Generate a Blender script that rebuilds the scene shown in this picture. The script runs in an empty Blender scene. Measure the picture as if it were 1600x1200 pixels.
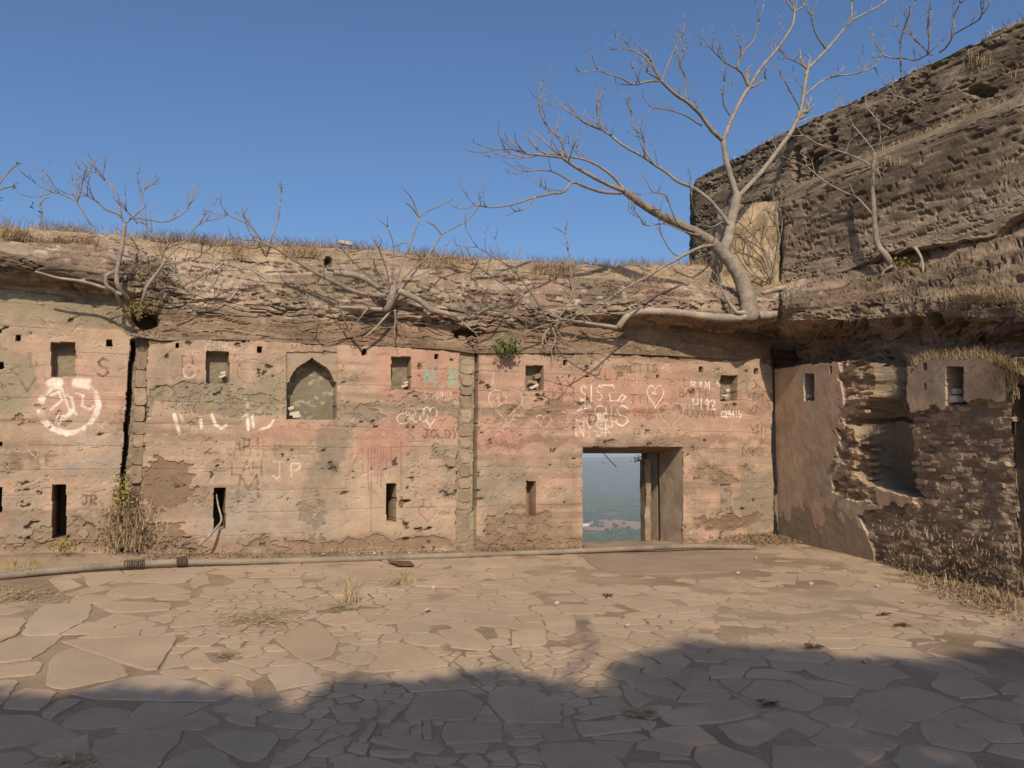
import bpy, math, random
import numpy as np
from mathutils import Vector, Matrix

# ------------------------------------------------------------------ camera, sky, sun, exposure
F = 1250.0                      # focal length in pixels of the 1600 x 1200 photograph
CAM = np.array([0.0, 0.0, 1.6])
PITCH = math.atan(110 / F)      # horizon lies at y = 710
SUN_AZ, SUN_EL = math.radians(3.6), math.radians(37.0)   # azimuth: right of straight behind the camera
sc = bpy.context.scene
col = sc.collection
cam = bpy.data.cameras.new('camera'); cam_o = bpy.data.objects.new('camera', cam); col.objects.link(cam_o)
cam.sensor_width = 36; cam.lens = 36 * F / 1600; cam.clip_start = 0.05; cam.clip_end = 60000
cam_o.location = CAM; cam_o.rotation_euler = (math.pi / 2 + PITCH, 0, 0)
sc.camera = cam_o
LDIR = np.array([math.sin(SUN_AZ) * math.cos(SUN_EL), -math.cos(SUN_AZ) * math.cos(SUN_EL), math.sin(SUN_EL)])
w = bpy.data.worlds.new('World'); sc.world = w; w.use_nodes = True
nt = w.node_tree; bgn = nt.nodes['Background']
sky = nt.nodes.new('ShaderNodeTexSky'); sky.sky_type = 'NISHITA'; sky.sun_disc = False
sky.sun_elevation = SUN_EL; sky.sun_rotation = math.pi - SUN_AZ
sky.altitude = 0; sky.air_density = 1.0; sky.dust_density = 2.4; sky.ozone_density = 7.0
nt.links.new(sky.outputs[0], bgn.inputs[0]); bgn.inputs[1].default_value = 0.107
sun = bpy.data.lights.new('sun', 'SUN'); sun.energy = 3.7; sun.angle = math.radians(0.6); sun.color = (1.0, 0.88, 0.69)
sun_o = bpy.data.objects.new('sun', sun); col.objects.link(sun_o)
sun_o.rotation_euler = Vector(LDIR).to_track_quat('Z', 'Y').to_euler(); sun_o.location = (0, -20, 30)
sc.view_settings.view_transform = 'Standard'; sc.view_settings.look = 'None'
sc.view_settings.exposure = 0.25; sc.view_settings.gamma = 1.0
sc.cycles.volume_bounces = 1
sc.cycles.max_bounces = 6

rng = np.random.default_rng(7)
random.seed(7)

# ------------------------------------------------------------------ noise
def _h(ix, iy, iz, seed):
    h = (ix.astype(np.uint32) * np.uint32(374761393) + iy.astype(np.uint32) * np.uint32(668265263)
         + iz.astype(np.uint32) * np.uint32(2147483647) + np.uint32(seed * 1013 & 0xffffffff))
    h = (h ^ (h >> np.uint32(13))) * np.uint32(1274126177)
    h = (h ^ (h >> np.uint32(16))) * np.uint32(2246822519)
    return ((h ^ (h >> np.uint32(15))) & np.uint32(0xffffff)).astype(np.float32) / 16777215.0
def vn(x, y, z=0.0, seed=0):
    """value noise, 0..1"""
    x, y, z = np.broadcast_arrays(np.asarray(x, float), np.asarray(y, float), np.asarray(z, float))
    x = x + 1000.3; y = y + 1000.7; z = z + 1000.1
    fx, fy, fz = np.floor(x), np.floor(y), np.floor(z)
    ix, iy, iz = fx.astype(np.int64), fy.astype(np.int64), fz.astype(np.int64)
    u, v, t = x - fx, y - fy, z - fz
    u = u * u * (3 - 2 * u); v = v * v * (3 - 2 * v); t = t * t * (3 - 2 * t)
    flat = np.all(t == 0)
    def plane(k):
        a = _h(ix, iy, iz + k, seed); b = _h(ix + 1, iy, iz + k, seed)
        c = _h(ix, iy + 1, iz + k, seed); d = _h(ix + 1, iy + 1, iz + k, seed)
        return (a * (1 - u) + b * u) * (1 - v) + (c * (1 - u) + d * u) * v
    p0 = plane(0)
    return p0 if flat else p0 * (1 - t) + plane(1) * t
def fbm(x, y, z=0.0, seed=0, oct=4, gain=0.5):
    s = 0; a = 1; tot = 0; f = 1
    for i in range(oct):
        s = s + a * vn(np.asarray(x) * f, np.asarray(y) * f, np.asarray(z) * f, seed + i * 17)
        tot += a; a *= gain; f *= 2.03
    return s / tot
def ss(x, a, b):
    t = np.clip((np.asarray(x, float) - a) / (b - a), 0, 1)
    return t * t * (3 - 2 * t)
def mix(a, b, t):
    t = np.asarray(t)[..., None]
    return np.asarray(a) * (1 - t) + np.asarray(b) * t
def lin(r, g, b):
    c = np.array([r, g, b]) / 255.0
    c = np.where(c <= 0.04045, c / 12.92, ((c + 0.055) / 1.055) ** 2.4)
    l = c @ np.array([.3, .55, .15]); return l + (c - l) * 0.80

# ------------------------------------------------------------------ photo pixel -> place
cp, sp = math.cos(PITCH), math.sin(PITCH)
def ray(x, y):
    a = (np.asarray(x, float) - 800) / F; b = (600 - np.asarray(y, float)) / F
    a, b = np.broadcast_arrays(a, b)
    return np.stack([a, cp - b * sp, sp + b * cp], -1)
def proj(p):
    q = p - CAM
    d = q[..., 1] * cp + q[..., 2] * sp
    b = (-q[..., 1] * sp + q[..., 2] * cp) / d
    return 800 + F * q[..., 0] / d, 600 - F * b
class Plane:
    """an upright plane: origin, unit direction along it, unit normal towards the viewer"""
    def __init__(s, o, u, n):
        s.o = np.array([o[0], o[1], 0.0]); s.u = np.array([u[0], u[1], 0.0]); s.n = np.array([n[0], n[1], 0.0])
    def hit(s, x, y, out=0.0):
        r = ray(x, y); out = np.asarray(out, float)
        k = ((s.o - CAM) @ s.n + out) / (r @ s.n)
        return CAM + r * k[..., None]
    def sz(s, x, y, out=0.0):
        p = s.hit(x, y, out)
        return (p - s.o) @ s.u, p[..., 2]
    def pt(s, a, z, out=0.0):
        a, z, out = np.broadcast_arrays(np.asarray(a, float), np.asarray(z, float), np.asarray(out, float))
        return s.o + a[..., None] * s.u + out[..., None] * s.n + z[..., None] * np.array([0, 0, 1.0])
def unit2(a, b):
    l = math.hypot(a, b); return (a / l, b / l)
u = unit2((3650 - 800) / F, 1.004)
r = ray(900, 860); Q0 = CAM + r * (1.6 / -r[2])
W = Plane(Q0[:2], u, (u[1], -u[0]))                  # the front wall
corner = W.hit(1213, 710)
v = unit2(-(600 - 800) / F, -1.004)
R = Plane(corner[:2], v, (v[1], -v[0]))              # the side wall on the right, coming towards the viewer
wv = unit2((200 - 800) / F, 1.004)
tw = (corner[0] + 0.34, corner[1] + 0.45)
T = Plane(tw, (-wv[0], -wv[1]), (-wv[1], wv[0]))     # the lower band of the bastion above it
if T.n @ (CAM - T.o) < 0: T.n = -T.n
if R.n @ (CAM - R.o) < 0: R.n = -R.n
if W.n @ (CAM - W.o) < 0: W.n = -W.n
def ground_z(X, Y):
    X = np.asarray(X, float); Y = np.asarray(Y, float)
    return (0.024 * np.maximum(0, 2.5 - X) * ss(Y, 5.5, 10.5) - 0.11 * ss(X, 3.5, 6.0) * ss(-Y, -13.5, -9.5))
def G(x, y, dz=0.0):
    rr = ray(x, y); z = np.zeros(rr.shape[:-1])
    for i in range(6):
        k = (z + dz - CAM[2]) / rr[..., 2]
        p = CAM + rr * np.clip(k, 0, 60)[..., None]
        z = ground_z(p[..., 0], p[..., 1])
    p[..., 2] = z + dz
    return p

# ------------------------------------------------------------------ mesh and object helpers
EMPT = {}
def mesh_np(name, V, faces=None, quads=None, colr=None, smooth=False):
    V = np.asarray(V, np.float32)
    me = bpy.data.meshes.new(name)
    if quads is not None:
        quads = np.asarray(quads, np.int32); n = len(quads)
        me.vertices.add(len(V)); me.vertices.foreach_set('co', V.ravel())
        me.loops.add(n * quads.shape[1]); me.loops.foreach_set('vertex_index', quads.ravel())
        me.polygons.add(n); me.polygons.foreach_set('loop_start', np.arange(n, dtype=np.int32) * quads.shape[1])
        me.update(calc_edges=True)
    else:
        me.from_pydata(V.tolist(), [], faces)
    if colr is not None:
        at = me.attributes.new('Col', 'FLOAT_COLOR', 'POINT')
        c = np.ones((len(V), 4), np.float32); c[:, :3] = colr
        at.data.foreach_set('color', c.ravel())
    me.polygons.foreach_set('use_smooth', np.full(len(me.polygons), smooth))
    return me
def link(name, me, mat, parent=None, loc=None):
    o = bpy.data.objects.new(name, me)
    if mat is not None and me is not None and not me.materials: me.materials.append(mat)
    col.objects.link(o)
    if loc is not None: o.location = loc
    if parent is not None:
        o.parent = parent
        o.matrix_parent_inverse = Matrix.Translation(-parent.location)
    return o
def recentre(V):
    V = np.asarray(V, float); c = V.mean(0); c[2] = V[:, 2].min(); return V - c, c
def solid(name, V, faces=None, quads=None, mat=None, parent=None, colr=None, smooth=False):
    L, c = recentre(V)
    return link(name, mesh_np(name, L, faces, quads, colr, smooth), mat, parent, tuple(c))
def thing(name, label, cat, loc, group=None):
    o = bpy.data.objects.new(name, None); col.objects.link(o); o.location = tuple(loc); o.empty_display_size = 0.3
    return tag(o, label, cat, group)
def tag(o, label=None, cat=None, group=None, kind=None):
    if label: o['label'] = label
    if cat: o['category'] = cat
    if group: o['group'] = group
    if kind: o['kind'] = kind
    return o
def grid_quads(nr, nc, keep=None):
    i = np.arange(nr - 1)[:, None] * nc + np.arange(nc - 1)[None, :]
    q = np.stack([i, i + 1, i + nc + 1, i + nc], -1)
    return q[keep] if keep is not None else q.reshape(-1, 4)
def compact(V, q, C=None):
    used = np.unique(q); m = np.full(len(V), -1); m[used] = np.arange(len(used))
    return V[used], m[q], (None if C is None else C[used])
def box(p0, ax, ay, az):
    p0, ax, ay, az = map(lambda t: np.asarray(t, float), (p0, ax, ay, az))
    V = [p0, p0 + ax, p0 + ax + ay, p0 + ay, p0 + az, p0 + ax + az, p0 + ax + ay + az, p0 + ay + az]
    return V, [(0, 3, 2, 1), (4, 5, 6, 7), (0, 1, 5, 4), (1, 2, 6, 5), (2, 3, 7, 6), (3, 0, 4, 7)]
class MB:
    def __init__(s): s.V = []; s.F = []; s.C = []
    def add(s, V, Fc, c=None):
        b = len(s.V); s.V += [tuple(p) for p in V]; s.F += [tuple(i + b for i in f) for f in Fc]
        if c is not None: s.C += [tuple(c)] * len(V)
    def build(s, name, mat, parent=None, smooth=False):
        return solid(name, np.array(s.V), faces=s.F, mat=mat, parent=parent, colr=np.array(s.C) if s.C else None, smooth=smooth)
def catmull(P, n):
    P = np.asarray(P, float)
    if len(P) < 3: 
        t = np.linspace(0, 1, n)[:, None]; return P[0] * (1 - t) + P[-1] * t
    Q = np.vstack([2 * P[0] - P[1], P, 2 * P[-1] - P[-2]])
    out = []
    for t in np.linspace(0, len(P) - 1 - 1e-6, n):
        i = int(t); f = t - i; a, b, c, d = Q[i], Q[i + 1], Q[i + 2], Q[i + 3]
        out.append(0.5 * ((2 * b) + (-a + c) * f + (2 * a - 5 * b + 4 * c - d) * f * f + (-a + 3 * b - 3 * c + d) * f ** 3))
    return np.array(out)
def tube(mb, P, rad, sides=7, c=None, lump=0.0):
    P = np.asarray(P, float); n = len(P); rad = np.broadcast_to(np.asarray(rad, float), (n,))
    Tn = np.gradient(P, axis=0); Tn /= np.linalg.norm(Tn, axis=1)[:, None] + 1e-9
    up = np.array([0.31, 0.2, 0.93]); V = []
    a = np.cross(Tn[0], up); a /= np.linalg.norm(a)
    for i in range(n):
        a = a - Tn[i] * (a @ Tn[i]); a /= np.linalg.norm(a) + 1e-9
        b = np.cross(Tn[i], a)
        for k in range(sides):
            t = 2 * math.pi * k / sides
            rr = rad[i] * (1 + lump * (random.random() - 0.5))
            V.append(P[i] + (a * math.cos(t) + b * math.sin(t)) * rr)
    Fc = []
    for i in range(n - 1):
        for k in range(sides):
            k2 = (k + 1) % sides
            Fc.append((i * sides + k, i * sides + k2, (i + 1) * sides + k2, (i + 1) * sides + k))
    Fc.append(tuple(range(sides))[::-1]); Fc.append(tuple((n - 1) * sides + k for k in range(sides)))
    mb.add(V, Fc, c)

# ------------------------------------------------------------------ materials
def mat_new(name, rough=0.95, spec=0.15):
    m = bpy.data.materials.new(name); m.use_nodes = True
    b = m.node_tree.nodes['Principled BSDF']; b.inputs['Roughness'].default_value = rough
    b.inputs['Specular IOR Level'].default_value = spec
    return m, m.node_tree, b
def noise_node(t, scale, detail=4, rough=0.6, obj=False):
    n = t.nodes.new('ShaderNodeTexNoise'); n.inputs['Scale'].default_value = scale
    n.inputs['Detail'].default_value = detail; n.inputs['Roughness'].default_value = rough
    if obj: t.links.new(t.nodes.new('ShaderNodeTexCoord').outputs['Object'], n.inputs['Vector'])
    else: t.links.new(t.nodes.new('ShaderNodeNewGeometry').outputs['Position'], n.inputs['Vector'])
    return n
def ramp(t, src, stops):
    n = t.nodes.new('ShaderNodeValToRGB'); e = n.color_ramp.elements
    while len(e) < len(stops): e.new(0.5)
    for k, (p, c) in enumerate(stops):
        e[k].position = p; e[k].color = (*c, 1) if len(c) == 3 else c
    t.links.new(src, n.inputs[0]); return n
def mult(t, a, b, fac=1.0):
    n = t.nodes.new('ShaderNodeMixRGB'); n.blend_type = 'MULTIPLY'; n.inputs[0].default_value = fac
    t.links.new(a, n.inputs[1]); t.links.new(b, n.inputs[2]); return n
def bump(t, b, src, dist, strength=0.6):
    n = t.nodes.new('ShaderNodeBump'); n.inputs['Distance'].default_value = dist; n.inputs['Strength'].default_value = strength
    t.links.new(src, n.inputs['Height']); t.links.new(n.outputs[0], b.inputs['Normal']); return n
def masonry(name, big=3.0, fine=55.0, lo=0.72, hi=1.22, bd=0.01, base=None, rnd=0.0, rough=0.95, dust=None):
    """colour from the mesh's own attribute (or one base colour), broken up by two scales of grain, with fine relief"""
    m, t, b = mat_new(name, rough)
    if base is None:
        a = t.nodes.new('ShaderNodeAttribute'); a.attribute_name = 'Col'; src = a.outputs['Color']
    else:
        a = t.nodes.new('ShaderNodeRGB'); a.outputs[0].default_value = (*base, 1); src = a.outputs[0]
    n1 = noise_node(t, big, 5, 0.65); r1 = ramp(t, n1.outputs['Fac'], [(0.3, (lo,) * 3), (0.7, (hi,) * 3)])
    n2 = noise_node(t, fine, 6, 0.7); r2 = ramp(t, n2.outputs['Fac'], [(0.28, (lo + 0.02, lo, lo - 0.02)), (0.72, (hi,) * 3)])
    c = mult(t, src, r1.outputs[0]); c = mult(t, c.outputs[0], r2.outputs[0])
    out = c.outputs[0]
    if rnd:
        oi = t.nodes.new('ShaderNodeObjectInfo'); rr = ramp(t, oi.outputs['Random'], [(0, (1 - rnd, 1 - rnd, 1 - rnd)), (0.5, (1, 0.97, 0.95)), (1, (1 + rnd, 1 + rnd * 0.8, 1 + rnd * 0.6))])
        c = mult(t, out, rr.outputs[0]); out = c.outputs[0]
    if dust is not None:      # drifted dust lying over the surface in irregular sheets
        n3 = noise_node(t, 0.8, 8, 0.68); r3 = ramp(t, n3.outputs['Fac'], [(0.40, (0, 0, 0)), (0.62, (0.8, 0.8, 0.8))])
        mx = t.nodes.new('ShaderNodeMixRGB'); t.links.new(r3.outputs[0], mx.inputs[0]); t.links.new(out, mx.inputs[1])
        n4 = noise_node(t, 14, 6, 0.7); r4 = ramp(t, n4.outputs['Fac'], [(0.3, tuple(dust * .84)), (0.7, tuple(dust * 1.12))])
        t.links.new(r4.outputs[0], mx.inputs[2]); out = mx.outputs[0]
    t.links.new(out, b.inputs['Base Color'])
    bump(t, b, n2.outputs['Fac'], bd, 0.7)
    return m
M_plaster = masonry('plaster', 2.5, 38, 0.84, 1.16, 0.010)
M_rock = masonry('eroded_masonry', 2.0, 26, 0.68, 1.30, 0.03)
DUST = lin(168, 141, 110) * .93
M_soil = masonry('soil', 1.3, 30, 0.78, 1.2, 0.02, dust=DUST)
M_flag = masonry('flagstone', 1.1, 55, 0.84, 1.15, 0.006, dust=DUST)
M_brick = masonry('brick', 4, 40, 0.7, 1.25, 0.02, base=(0.27, 0.20, 0.145), rnd=0.28)
M_stone = masonry('rubble_stone', 4, 40, 0.7, 1.25, 0.02, base=(0.30, 0.225, 0.16), rnd=0.25)
M_pale = masonry('broken_plaster', 5, 50, 0.8, 1.1, 0.01, base=(0.55, 0.47, 0.37), rnd=0.15)
M_pebble = masonry('pebble', 5, 50, 0.7, 1.2, 0.01, base=(0.42, 0.35, 0.27), rnd=0.25)
M_bark = masonry('bark', 5, 28, 0.66, 1.25, 0.025, base=(0.27, 0.222, 0.175))
M_root = masonry('root_bark', 5, 28, 0.66, 1.25, 0.025, base=(0.34, 0.275, 0.21))
M_grass = masonry('dry_grass', 1.2, 8, 0.7, 1.3, 0.0, base=(0.36, 0.27, 0.155))
M_weed = masonry('dry_weed', 1.5, 12, 0.6, 1.4, 0.0, base=(0.20, 0.135, 0.085))
M_straw = masonry('straw', 1.5, 12, 0.6, 1.3, 0.0, base=(0.48, 0.365, 0.215))
M_leaf = masonry('green_leaf', 4, 20, 0.7, 1.3, 0.0, base=(0.09, 0.13, 0.035), rough=0.6)
M_gold = masonry('yellowing_leaf', 6, 20, 0.6, 1.4, 0.0, base=(0.28, 0.22, 0.05), rough=0.7)
M_dark = masonry('dark_foliage', 2, 12, 0.7, 1.3, 0.0, base=(0.05, 0.075, 0.025), rough=0.7)
M_pipe = masonry('rusty_pipe', 3, 30, 0.7, 1.25, 0.006, base=(0.20, 0.16, 0.125), rough=0.8, dust=np.array([.30, .235, .17]))
M_wire = masonry('wire', 3, 30, 0.7, 1.2, 0.0, base=(0.10, 0.075, 0.055), rough=0.7)
# ------------------------------------------------------------------ ground: courtyard sheet and distant terrain (structure)
C_dust = lin(156, 130, 101) * 0.92
gx = np.concatenate([np.linspace(-14, 11, 260)]); gy = np.linspace(-9, 16.4, 270)
X, Y = np.meshgrid(gx, gy)
# the sheet stops at the outer face of the front wall
lim = ((np.stack([X, Y], -1) - W.o[:2]) @ W.n[:2])
Zg = ground_z(X, Y) - 0.003 + 0.020 * (fbm(X * 1.5, Y * 1.5, seed=3) - 0.5) + 0.006 * ss(Y, 7, 9.5) * ss(X, -1, 2)
Zg = Zg - 0.4 * ss(-lim, 0.5, 1.6)
cg = mix(C_dust, C_dust * np.array([0.78, 0.74, 0.7]), ss(fbm(X * 0.8, Y * 0.8, seed=9), 0.4, 0.65))
keep = (lim[:-1, :-1] > -1.35)
V = np.stack([X, Y, Zg], -1).reshape(-1, 3)
V2, q2, c2 = compact(V, grid_quads(270, 260, keep), cg.reshape(-1, 3))
court = link('courtyard_ground', mesh_np('courtyard_ground', V2, quads=q2, colr=c2, smooth=True), M_soil)
court['kind'] = 'structure'

# distant terrain: the hill drops away behind the wall to a wooded valley
az = np.unique(np.concatenate([np.linspace(-180, 180, 73), np.linspace(-12, 20, 161)])) * math.pi / 180
rad = np.concatenate([[6, 14, 19, 24, 30, 45, 70, 110, 180, 300, 500, 800, 1200, 1600], np.linspace(1900, 9000, 150), [10000, 12000, 15000, 20000, 30000, 45000]])
A, Rr = np.meshgrid(az, rad)
X, Y = np.sin(A) * Rr, np.cos(A) * Rr
drop = np.interp(Rr, [0, 15, 19, 30, 60, 180, 500, 1000, 1800, 2400, 60000], [-0.9, -0.9, -3.5, -14, -34, -85, -175, -250, -270, -275, -275])
rough_t = ss(Rr, 25, 1500)
Zt = drop + rough_t * (26 * (fbm(X / 900, Y / 900, seed=21, oct=5) - 0.5) + 5 * (fbm(X / 90, Y / 90, seed=22, oct=3) - 0.5))
Zt += ss(Rr, 5200, 9500) * 330 * (fbm(X / 3000, Y / 3000, seed=25, oct=4) * 0.8 + 0.25) * (1 - ss(Rr, 26000, 45000))
Zt -= 12 * ss(Rr, 20000, 45000)
me = mesh_np('terrain', np.stack([X, Y, Zt], -1).reshape(-1, 3), quads=grid_quads(len(rad), len(az)), smooth=True)
m, t, b = mat_new('wooded_valley')
n1 = noise_node(t, 0.006, 6, 0.65); n2 = noise_node(t, 0.05, 5, 0.7)
r1 = ramp(t, n1.outputs['Fac'], [(0.35, (0.035, 0.055, 0.02)), (0.56, (0.05, 0.07, 0.025)), (0.66, (0.16, 0.13, 0.07)), (0.75, (0.25, 0.18, 0.11))])
r2 = ramp(t, n2.outputs['Fac'], [(0.3, (0.5, 0.5, 0.5)), (0.7, (1.35, 1.35, 1.3))])
t.links.new(mult(t, r1.outputs[0], r2.outputs[0]).outputs[0], b.inputs['Base Color'])
bump(t, b, n2.outputs['Fac'], 6.0, 0.8)
terrain = link('terrain', me, m); terrain['kind'] = 'structure'
def terr_z(x, y):
    rr = math.hypot(x, y)
    i = np.interp(math.atan2(x, y), az, np.arange(len(az))); j = np.interp(rr, rad, np.arange(len(rad)))
    i0, j0 = min(int(i), len(az) - 2), min(int(j), len(rad) - 2); fi, fj = i - i0, j - j0
    Z = Zt[j0:j0 + 2, i0:i0 + 2]
    return float((Z[0, 0] * (1 - fi) + Z[0, 1] * fi) * (1 - fj) + (Z[1, 0] * (1 - fi) + Z[1, 1] * fi) * fj)
def terr_hit(x, y):
    d = ray(x, y)
    for k in np.linspace(150, 9000, 3000):
        p = CAM + d * k
        if terr_z(p[0], p[1]) >= p[2]: return p
    return p

# ------------------------------------------------------------------ the front wall
fort = thing('fort_wall', 'long plastered fort wall covered in graffiti, with doorway and arched niche', 'wall', W.pt(W.sz(600, 860)[0], 0.0, 0))
RES = 0.0125
s0 = float(W.sz(-70, 710)[0]); s1 = float(W.sz(1211, 710)[0])
gs = np.arange(s0, s1, RES); gz = np.arange(-0.25, 3.62, RES)
S, Z = np.meshgrid(gs, gz)
PX, PY = proj(W.pt(S, Z))
jx = (fbm(S * 9, Z * 9, seed=31) - 0.5) * 5; jy = (fbm(S * 9, Z * 9, seed=32) - 0.5) * 5
jx2 = (fbm(S * 3, Z * 3, seed=33) - 0.5) * 30; jy2 = (fbm(S * 3, Z * 3, seed=34) - 0.5) * 30
dep = np.zeros_like(S)
hole = np.zeros(S.shape, bool)
def rect(x0, y0, x1, y1, j=1.0):
    return (PX + jx * j > x0) & (PX + jx * j < x1) & (PY + jy * j > y0) & (PY + jy * j < y1)
def ell(cx, cy, rx, ry, soft=0.5, j=1.0):
    d = np.sqrt(((PX + jx2 * j - cx) / rx) ** 2 + ((PY + jy2 * j - cy) / ry) ** 2)
    return 1 - ss(d, 1 - soft, 1 + soft)
# colours of the plaster itself
tan = lin(173, 142, 113); pink = lin(180, 138, 113); grey = lin(142, 127, 105); brown = lin(124, 98, 74)
dark = lin(98, 78, 60); pale = lin(206, 178, 146); greygreen = lin(140, 126, 98); earth = lin(134, 106, 78)
n_a = fbm(S * 0.9, Z * 1.3, seed=41, oct=5); n_b = fbm(S * 3.2, Z * 4.5, seed=42, oct=5); n_c = fbm(S * 11, Z * 14, seed=43, oct=4)
n_h = fbm(S * 0.45, Z * 6, seed=44, oct=4)            # courses of lime plaster laid in horizontal lifts
C = mix(tan, pink, ss(n_a, 0.42, 0.62) * 0.55)
C = mix(C, grey, ss(n_b, 0.48, 0.66) * 0.6)
streak = fbm(S * 7, Z * .6, seed=58, oct=4)
C = mix(C, lin(146, 124, 100), ss(streak, .52, .68) * ss(n_a, .35, .6) * .45)
C = mix(C, brown, ss(n_h, 0.50, 0.68) * 0.5)
C = mix(C, lin(150, 126, 104), ss(fbm(S * .5, Z * 9, seed=47, oct=5), .52, .66) * .45)
C = mix(C, pale, ss(n_c, 0.6, 0.75) * ss(n_b, 0.4, 0.6) * 0.45)
for (cx, cy, rx, ry, cc, am, so) in [
    (655, 590, 75, 60, pink * np.array([1.0, 0.90, 0.87]), 0.7, 0.5), (820, 640, 95, 75, pink * np.array([1.0, .95, .93]), 0.5, 0.5),
    (980, 620, 120, 45, pink * np.array([1.0, .90, .88]), 0.6, 0.5), (120, 610, 90, 60, pink, 0.6, 0.5), (460, 675, 90, 22, pink * np.array([1, .92, .9]), 0.6, 0.6),
    (600, 690, 42, 32, lin(168, 112, 92), 0.5, 0.6), (690, 672, 40, 24, lin(176, 116, 96), 0.5, 0.6), (790, 690, 40, 20, lin(182, 122, 100), 0.5, 0.6), (1130, 660, 90, 40, pink, 0.5, 0.5),
    (20, 600, 42, 60, greygreen, 0.85, 0.35), (60, 480, 190, 28, greygreen, 0.9, 0.4), (340, 620, 110, 30, grey * 0.9, 0.6, 0.5),
    (500, 790, 34, 75, grey * 0.72, 0.7, 0.5), (420, 815, 120, 45, lin(150, 138, 124), 0.55, 0.5), (520, 690, 32, 34, grey * 0.75, 0.7, 0.5),
    (600, 800, 200, 60, lin(172, 144, 114), 0.5, 0.5), (60, 835, 80, 30, grey, 0.7, 0.4), (130, 690, 60, 40, lin(176, 148, 122), 0.6, 0.5),
    (1185, 790, 34, 60, grey * 0.85, 0.75, 0.4), (1135, 785, 9, 30, brown, 0.85, 0.3), (1140, 812, 55, 14, brown, 0.75, 0.4),
    (1110, 740, 50, 14, brown, 0.5, 0.6), (830, 830, 70, 30, brown, 0.55, 0.6), (790, 770, 40, 40, grey * .9, .5, .6),
    (1000, 692, 260, 9, brown, 0.55, 0.7), (860, 640, 200, 8, brown, 0.5, 0.7), (650, 640, 150, 10, grey * .8, .55, .7), (1130, 643, 100, 6, brown, .45, .7),
    (30, 700, 60, 34, brown, 0.3, 0.6), (600, 850, 700, 14, earth, 0.55, 0.6), (430, 620, 60, 36, greygreen, .4, .6)]:
    e_ = ell(cx, cy, rx, ry, so); e_ = ss(e_ + (n_c - .5) * .9 + (n_b - .5) * .8, .22, .78) * ss(e_, .0, .12)
    C = mix(C, cc, e_ * am)
# plaster fallen off: shallow steps with brown core showing
def patch(cx, cy, rx, ry, thr, am, c=brown, d=0.012):
    global C, dep
    mm = (ell(cx, cy, rx, ry, 0.5) * 0.9 + (n_b - 0.5) * 1.5 + (n_c - 0.5) * 1.2) > thr
    dep = np.where(mm, dep + d * 1.3, dep); C = np.where(mm[..., None], C * (1 - am) + np.asarray(c) * am, C)
patch(258, 758, 46, 46, 0.52, 0.9); patch(258, 838, 46, 20, 0.55, 0.8); patch(820, 820, 70, 30, 0.75, 0.6, earth)
patch(330, 630, 120, 36, 0.75, 0.6, greygreen * .9, 0.01); patch(500, 640, 60, 40, .8, .5, grey * .85, .006); patch(690, 760, 50, 60, .9, .4, grey, .005); patch(960, 560, 140, 12, .8, .5, earth, .01); patch(490, 800, 30, 60, 0.8, 0.6, grey * 0.7, 0.006)
patch(1140, 812, 60, 16, 0.7, 0.7); patch(60, 660, 60, 36, 0.85, 0.6); patch(1110, 745, 50, 16, 0.75, 0.5); patch(640, 640, 120, 22, 0.8, .5, grey * .8, .008)
patch(850, 650, 110, 26, 0.85, .5, brown, .006); patch(120, 840, 80, 30, .85, .6, earth, .01); patch(620, 850, 800, 10, .75, .6, earth, .012)
flake = (n_b * 0.5 + n_c * 0.6) > 0.70
dep = np.where(flake, dep + 0.005, dep); C = np.where(flake[..., None], C * 0.9, C)
spk = vn(S * 46, Z * 46, seed=48) * 0.6 + fbm(S * 6, Z * 6, seed=49) * 0.6
pit = spk > 0.945
dep = np.where(pit, dep + 0.004, dep); C = np.where(pit[..., None], C * 0.9, C)
# cracks, mostly along the lifts
cr = np.abs(fbm(S * 1.6, Z * 5.0, seed=52, oct=5) - 0.5)
crk = (cr < 0.0055) & (fbm(S * 0.8, Z * 0.8, seed=53) > 0.45)
crk |= (np.abs(fbm(S * 3.2, Z * 3.4, seed=55, oct=4) - 0.5) < 0.006) & (ell(330, 615, 130, 40) + ell(790, 730, 50, 60) + ell(480, 620, 60, 50) + ell(1100, 750, 60, 40) > 0.4)
dep = np.where(crk, dep + 0.006, dep); C = np.where(crk[..., None], C * 0.7, C)
lift = np.abs(((Z + .05 * (n_a - .5) + .02 * (n_b - .5)) / .31) % 1.0 - .5) < .022
lift &= fbm(S * .9, np.floor(Z / .31) * 7.3, seed=59) > .47
dep = np.where(lift, dep + .005, dep); C = np.where(lift[..., None], C * .86, C)
dep += 0.022 * (n_a - 0.5) + 0.016 * (n_b - 0.5) + 0.007 * (n_c - 0.5) + 0.012 * (n_h - 0.5)
# above the plaster line: bare earthen core, a little set back
top_px = np.interp(PX, [-100, 0, 150, 195, 235, 300, 420, 560, 700, 760, 860, 960, 1060, 1130, 1180, 1215], [462, 462, 468, 520, 538, 530, 534, 540, 548, 556, 556, 554, 560, 566, 562, 574])
above = PY + jy2 * 0.35 + jy * 1.2 < top_px
dep = np.where(above, dep + 0.03 + 0.05 * (n_h - 0.4), dep)
C = np.where(above[..., None], mix(earth, dark, ss(n_b, 0.4, 0.7) * 0.5), C)
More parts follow.
